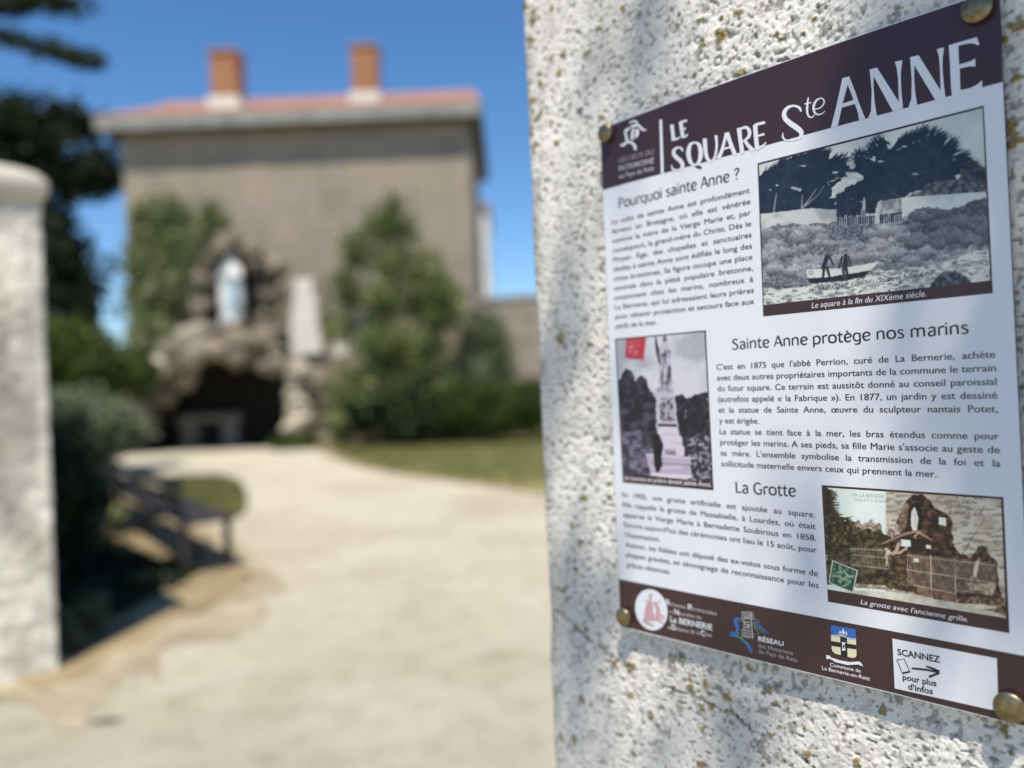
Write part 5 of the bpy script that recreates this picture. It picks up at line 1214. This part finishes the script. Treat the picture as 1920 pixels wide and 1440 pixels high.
c3.line([(620, 555, 14), (700, 520, 16), (800, 480, 18), (880, 465, 22), (940, 500, 18), (985, 530, 12)], (150, 124, 102), 6); c3.line([(900, 470, 12), (860, 500, 10), (880, 540, 8)], (190, 168, 146), 6); c3.texture(c3.mask([(830, 520), (950, 520), (985, 560), (970, 610), (840, 600)], 8), (20, 12, 12), (44, 28, 22), .03, 16)
c3.line([(740, 560, 26), (720, 620, 30), (660, 650, 34), (640, 660, 20)], (176, 156, 136), 8); c3.line([(800, 590, 18), (740, 630, 16)], (186, 166, 146), 6)
for q in ([(758, 522), (832, 530), (830, 582), (758, 576)], [(1042, 358), (1094, 362), (1096, 424), (1044, 418)], [(944, 566), (980, 570), (980, 596), (945, 592)], [(853, 664), (892, 668), (892, 698), (853, 692)]): c3.poly(q, (212, 216, 206), 1.5)
c3.texture(c3.mask([(650, 650), (790, 640), (800, 720), (870, 860), (880, 930), (640, 890), (670, 800)], 12, .05, 17), (40, 28, 22), (104, 84, 56), .05, 18)
# figure at the right
c3.line([(1340, 668, 16), (1342, 690, 22)], (150, 128, 108), 3); c3.line([(1332, 700, 30), (1318, 750, 34), (1312, 800, 24)], (206, 196, 180), 3); c3.line([(1300, 800, 20), (1280, 830, 16)], (150, 128, 108))
c3.texture(c3.mask([(1255, 850), (1350, 860), (1460, 850), (1450, 950), (1400, 945), (1340, 900), (1270, 905)], 12, .05, 19), (110, 88, 70), (184, 164, 136), .05, 20)
# railings
FC = (192, 176, 152)
def rail(x0, y0, x1, y1, w=5): c3.line([(x0, y0, w), (x1, y1, w)], FC, 2, .9)
for i in range(22):
    x = 385 + i * 14; yt = 578 + (x - 385) * .06; c3.line([(x, yt, 3.5), (x + 2, yt + 150 + (x - 385) * .05, 3.5)], FC, 2, .75)
rail(380, 595, 680, 610); rail(400, 640, 682, 668); rail(385, 715, 660, 745)
for i in range(48):
    x = 806 + i * 14.0; yt = 630 + (x - 806) * .105; yb = 870 + (x - 806) * .19 if x < 1170 else 928 + (x - 1170) * .02
    c3.line([(x, yt, 5), (x + 3, yb, 5)], FC, 2, .85)
rail(800, 645, 1460, 720, 6); rail(800, 752, 1160, 805, 7); rail(1165, 810, 1460, 850, 7); rail(860, 870, 1170, 935, 7); rail(1180, 905, 1300, 920, 5)
c3.line([(978, 650, 14), (990, 965, 14)], (170, 150, 128), 2); c3.line([(1158, 680, 12), (1168, 1000, 12)], (160, 138, 116), 2)
c3.texture(c3.mask([(880, 885), (990, 905), (990, 965), (880, 940)], 2), (110, 74, 56), (150, 112, 88), .04, 21); c3.texture(c3.mask([(1000, 912), (1168, 945), (1170, 1002), (1000, 970)], 2), (96, 62, 48), (140, 104, 82), .04, 22)
# ground strip
c3.texture(c3.mask([(400, 905), (660, 915), (880, 942), (1000, 972), (1180, 1004), (1400, 1050), (1560, 1090), (1570, 1180), (200, 960), (200, 920)], 6, .04, 23), (176, 168, 148), (206, 204, 188), .015, 24)
c3.texture(c3.mask([(420, 858), (640, 868), (670, 905), (420, 890)], 3), (130, 110, 88), (184, 170, 148), .04, 25)
c3.texture(c3.mask([(1180, 960), (1300, 950), (1440, 970), (1540, 960), (1560, 1110), (1490, 1080), (1190, 1000)], 10, .05, 26), (52, 36, 28), (140, 116, 94), .06, 27)
c3.texture(c3.mask([(1210, 1005), (1330, 1010), (1490, 1030), (1440, 1050), (1220, 1035)], 4), (176, 160, 138), (206, 194, 172), .03, 28)
# stamp
c3.poly([(240, 680), (437, 757), (402, 931), (214, 852)], (190, 196, 180), 3, .3); c3.poly([(250, 692), (424, 762), (393, 918), (225, 846)], (34, 74, 52), 1)
c3.texture(c3.mask([(258, 705), (415, 768), (388, 905), (235, 842)], 6, .05, 29), (38, 78, 56), (136, 160, 136), .04, 30, .45, .7)
c3.line([(262, 706, 6), (285, 712, 5), (268, 728, 5), (292, 735, 6)], (20, 40, 30)); c3.line([(330, 760, 10), (360, 800, 14), (400, 812, 8)], (150, 172, 150)); c3.line([(250, 800, 12), (300, 800, 16), (320, 830, 10)], (140, 164, 142))
# handwriting
HW = (96, 48, 42)
for q in ([(1075, 205), (1040, 215), (1025, 240), (1045, 250), (1070, 240)], [(1090, 235), (1085, 250), (1105, 232), (1105, 250), (1120, 232), (1135, 232), (1130, 252), (1150, 235), (1165, 228), (1160, 250), (1175, 245)], [(1170, 210), (1185, 218), (1185, 245), (1200, 252)], [(1215, 225), (1240, 228), (1218, 250), (1245, 252), (1265, 236), (1255, 232), (1250, 250), (1275, 255), (1295, 240), (1310, 250), (1325, 256)],
          [(1090, 300), (1110, 282), (1135, 290), (1112, 308), (1135, 312), (1120, 335), (1150, 342), (1175, 318), (1178, 340), (1195, 318), (1212, 320), (1208, 345), (1235, 325), (1255, 345), (1275, 325), (1262, 322), (1268, 350), (1300, 342), (1320, 325), (1310, 350), (1340, 345), (1385, 275), (1350, 335), (1378, 345), (1380, 380), (1300, 500), (1215, 640)], [(1340, 300), (1370, 310)]):
    c3.line([(x, y, 4.5) for x, y in q], HW, 2, .85)
c3.C += (fbm(c3.x * .25, c3.y * .25, 2, 40) - .5)[..., None] * 14
c3.build('picture', fr)
T = Text(); T.line('549  LA BERNERIE', *z8([(386, 204), (634, 218)]), .0052, True); T.line('Grotte de N.-D. de Lourdes', *z8([(410, 238), (662, 250)]), .0040, True); T.build('picture_caption', GREYP, fr)
T = Text(); T.line("La grotte avec l'ancienne grille.", *z8([(455, 1010), (1262, 1145)]), .0064, True, shear=.22); T.build('picture_caption', WHITE, fr)

# ---- logos
P = Print(.00022)   # stylised bird-like mark of the header
zl = Z(1150, 200, 9.6)
for s_ in ([(290, 300, 20), (340, 270, 30), (400, 262, 34), (440, 300, 30)], [(310, 370, 40), (370, 350, 50), (430, 330, 50), (490, 370, 44), (540, 420, 40), (600, 412, 10)], [(300, 390, 40), (230, 430, 50), (225, 500, 44), (255, 620, 48)], [(370, 400, 44), (345, 480, 50), (340, 600, 52)], [(430, 400, 60), (430, 480, 70), (400, 560, 40)], [(130, 690, 40), (180, 690, 50), (250, 640, 44), (330, 650, 46), (390, 710, 50), (400, 785, 40)]): P.stroke(zl(s_))
P.build('logo', GREYP if False else WHITE)
T = Text(); T.line('LES LIEUX DU', *zl([(100, 1010), (728, 850)]), .0080, True); T.build('logo_text', GREYP)
T = Text(); T.line('PATRIMOINE', *zl([(100, 1165), (728, 1010)]), .0088, True, bold=.014); T.line('en Pays de Retz', *zl([(105, 1300), (735, 1140)]), .0078, True, bold=.01); T.build('logo_text', printmat('print_pale_grey', (.42, .41, .44)))
# round emblem
zb = Z(1150, 1080, 3.918); P = Print(.00020)
P.add(zb([(280 + 119 * math.cos(t * math.pi / 24), 248 + 150 * math.sin(t * math.pi / 24) + 18 * math.cos(t * math.pi / 24)) for t in range(48)])); o = P.build('emblem', WHITE)
P = Print(.00036)
for s_ in ([(265, 145, 34), (285, 150, 34)], [(275, 170, 20), (262, 250, 60), (268, 330, 84)], [(300, 190, 18), (330, 250, 30), (320, 330, 40)], [(310, 270, 10), (370, 300, 14), (340, 330, 10), (375, 350, 10)], [(240, 170, 10), (255, 200, 8)], [(320, 200, 8), (350, 180, 8)]): P.stroke(zb(s_))
P.build('emblem_figure', printmat('print_rose', (.52, .30, .32)), o)
P = Print(.00044); P.stroke(zb([(215, 320, 10), (250, 345, 18), (300, 368, 10)])); P.stroke(zb([(250, 190, 4), (240, 320, 5)])); P.stroke(zb([(290, 200, 4), (290, 340, 5)])); P.build('emblem_figure', GREYP, o)
z7 = Z(1140, 880, 4.0); T = Text()
T.line('Richesses Patrimoniales', *z7([(440, 1014), (816, 1097)]), .0060, True); T.line('et Naturelles de', *z7([(465, 1078), (700, 1125)]), .0060, True); T.line('et Défense de la Côte', *z7([(450, 1196), (778, 1258)]), .0060, True); T.build('emblem_text', printmat('print_soft_white', (.5, .47, .48)))
T = Text(); T.line('La BERNERIE', *z7([(468, 1142), (785, 1208)]), .0092, True, bold=.016)
for c_, a_, b_ in (('R', (436, 1012), (468, 1020)), ('P', (602, 1050), (632, 1056)), ('N', (500, 1086), (534, 1093)), ('D', (478, 1200), (510, 1206)), ('C', (698, 1246), (728, 1252))): T.line(c_, *z7([a_, b_]), .0088, True, bold=.012)
T.build('emblem_text', WHITE)
# tower logo
zt = Z(1350, 1130, 12.0); LG = Print(.0002)
LG.stroke(zt([(500, 362, 26), (420, 358, 40), (350, 380, 74), (365, 460, 80), (395, 560, 76), (390, 640, 70), (330, 680, 56), (255, 705, 84), (300, 740, 60), (420, 775, 30), (520, 850, 40), (620, 950, 54), (680, 1040, 62), (710, 1115, 66)])); LG.stroke(zt([(760, 430, 14), (860, 490, 40), (960, 590, 36), (1060, 670, 24), (1125, 705, 5)])); o = LG.build('logo', BLUE)
LG = Print(.00032); LG.stroke(zt([(510, 395, 16), (440, 395, 30), (415, 430, 12)])); LG.stroke(zt([(440, 680, 20), (400, 710, 34), (340, 740, 40), (420, 760, 36), (520, 820, 30), (620, 910, 28), (690, 1000, 18)])); LG.stroke(zt([(770, 480, 14), (850, 560, 30), (940, 640, 22), (1030, 695, 6)])); LG.build('logo_stripe', GREEN, o)
LG = Print(.00044); LG.add(zt([(495, 195), (605, 205), (605, 190), (640, 190), (715, 205), (740, 250), (760, 380), (790, 500), (870, 700), (830, 715), (760, 700), (750, 805), (735, 805), (722, 660), (695, 680), (690, 795), (505, 755), (505, 610), (545, 575), (548, 410), (510, 380)])); LG.stroke(zt([(770, 400, 20), (800, 400, 60), (850, 420, 50), (900, 430, 8)])); lt = LG.build('logo_tower', BLACK, o)
LG = Print(.00056)
for q in ([(495, 195, 9), (505, 300, 9), (512, 385, 9), (550, 415, 9), (545, 575, 9), (505, 610, 9), (508, 755, 9), (692, 795, 9), (700, 680, 9)],): LG.stroke(zt(q), smooth=False)
for x in (520, 560, 600, 640, 680): LG.stroke(zt([(x, 195, 14), (x, 235, 14)]), smooth=False)
for x in (540, 575, 610, 645, 680): LG.stroke(zt([(x, 270, 12), (x + 8, 370, 16)]), smooth=False)
for y in (245, 415, 480, 545, 610, 670, 730): LG.stroke(zt([(512 if y not in (480, 545) else 550, y, 9), (705, y + 22, 9)]), smooth=False)
for i, y in enumerate((450, 512, 580, 640, 700, 755)):
    for x in ((580, 630, 680) if i % 2 else (560, 610, 660)): LG.stroke(zt([(x, y - 20, 9), (x, y + 20, 9)]), smooth=False)
LG.stroke(zt([(712, 205, 16), (722, 500, 14), (738, 800, 12)]), smooth=False); LG.stroke(zt([(730, 220, 8), (770, 310, 8), (745, 370, 8)]), smooth=False); LG.stroke(zt([(765, 375, 7), (810, 370, 7), (900, 430, 7), (790, 435, 7)]), smooth=False); LG.stroke(zt([(760, 440, 7), (800, 580, 7), (875, 700, 7), (760, 700, 7), (745, 805, 7)]), smooth=False); LG.stroke(zt([(645, 490, 20), (645, 555, 24)]), smooth=False)
LG.build('logo_linework', printmat('print_line', (.6, .58, .58)), o)
T = Text(); T.line('RÉSEAU', *zt([(865, 856), (1435, 977)]), .0066, True, bold=.02); T.build('logo_text', WHITE)
T = Text(); T.line('des Historiens', *zt([(865, 1005), (1640, 1178)]), .0060, True); T.line('du Pays de Retz', *zt([(872, 1130), (1745, 1338)]), .0060, True); T.build('logo_text', printmat('print_mid_grey', (.36, .33, .34)))
# coat of arms
zc2 = Z(1500, 1120, 4.5); P = Print(.0002)
P.add(zc2([(262, 320), (473, 350), (478, 490), (465, 508), (440, 510), (300, 475), (275, 455), (268, 430)])); o = P.build('coat_of_arms', CREAM)
P = Print(.00032); P.add(zc2([(262, 234), (470, 266), (473, 352), (440, 350), (400, 335), (330, 318), (262, 322)])); P.build('shield_field', BLUE, o)
P = Print(.00032); P.add(zc2([(340, 332), (398, 342), (402, 503), (346, 488)])); P.add(zc2([(264, 368), (475, 402), (476, 438), (267, 408)])); P.build('shield_field', BLACK, o)
P = Print(.00046); P.add(zc2([(364, 260), (385, 308), (350, 304)])); P.add(zc2([(340, 276), (350, 302), (328, 300)])); P.add(zc2([(392, 280), (402, 310), (386, 308)])); P.stroke(zc2([(325, 308, 4), (360, 318, 6), (405, 316, 4)])); P.stroke(zc2([(262, 322, 5), (320, 318, 5), (390, 336, 5), (440, 350, 5), (473, 348, 5)]))
P.stroke(zc2([(355, 378, 10), (370, 385, 10), (386, 380, 8)])); P.stroke(zc2([(368, 385, 24), (370, 420, 22), (372, 448, 32)])); P.add(zc2([(222, 485), (252, 490), (262, 505), (340, 530), (420, 545), (495, 540), (515, 548), (536, 583), (508, 572), (496, 566), (400, 570), (300, 545), (255, 518), (226, 520)])); sw = P.build('shield_charges', WHITE, o)
P = Print(.00056); P.add(zc2([(364, 398), (376, 400), (378, 428), (366, 426)])); P.build('shield_charges', BLACK, o)
T = Text(); T.line('Commune de', *zc2([(255, 580), (514, 636)]), .0050, True, bold=.008); T.line('La Bernerie-en-Retz', *zc2([(188, 608), (590, 702)]), .0050, True, bold=.008); T.build('coat_of_arms_text', WHITE)
# card with invitation to scan (the code itself is left out)
P = Print(.0002); P.add(zc2([(780, 347), (1662, 515), (1675, 962), (800, 768)])); card = P.build('scan_card', WHITE)
T = Text(); T.line('SCANNEZ', *zc2([(824, 484), (1186, 552)]), .0080, True, bold=.028); T.line('pour plus', *zc2([(868, 694), (1154, 750)]), .0074, True, bold=.026); T.line("d'infos", *zc2([(914, 776), (1124, 818)]), .0074, True, bold=.026)
o = T.build('card_text', BLACK, card); o.location.z = .00012
P = Print(.0003)
for q in ([(818, 528, 7), (878, 518, 7), (930, 632, 7), (868, 646, 7), (818, 528, 7)],): P.stroke(zc2(q), smooth=False)
P.add(zc2([(862, 632), (924, 620), (930, 634), (868, 648)])); P.stroke(zc2([(942, 596, 6), (960, 600, 16), (1060, 610, 18), (1172, 632, 18)])); P.stroke(zc2([(1066, 582, 16), (1120, 600, 18), (1178, 628, 22)])); P.stroke(zc2([(1178, 636, 20), (1130, 655, 20), (1088, 670, 22)])); P.build('card_symbols', BLACK, card)

# ---- brass screw caps
brass = NT('aged_brass')
bc = brass.ramp(brass.noise(90, 4, .7), [(0.35, (0.13, 0.085, 0.035)), (0.5, (0.24, 0.19, 0.10)), (0.68, (0.30, 0.27, 0.18))]); brass.base(bc, .38, .5); brass.b.inputs['Metallic'].default_value = .85; brass.bump(brass.noise(400, 3), .0002)
steel = simple('cap_base_metal', (0.32, 0.32, 0.29), None, 5, .35, metallic=.9)
def cap_(u, v, r, mat=brass.m):
    a, z = L(u, v); rr = r; b = MB()
    prof = [(rr * .80, .0005), (rr * .86, .004)]; b.lathe(prof, 40); 
    base_ = b.build('screw_cap', steel, sign, smooth=True); base_.location = (a, z, 0)
    b = MB(); b.lathe([(rr * .80, .0041), (rr * .98, .0046), (rr, .0056), (rr * .985, .0066), (rr * .93, .0074), (rr * .70, .0086), (rr * .40, .0094), (rr * .1, .0097), (.0002, .00972)], 48)
    b.build('cap_dome', mat, base_, smooth=True)
cap_(1835, 19, .0118); cap_(1140, 251, .0105); cap_(1174, 1155, .0105); cap_(1897, 1323, .0122)
bpy.context.view_layer.update()
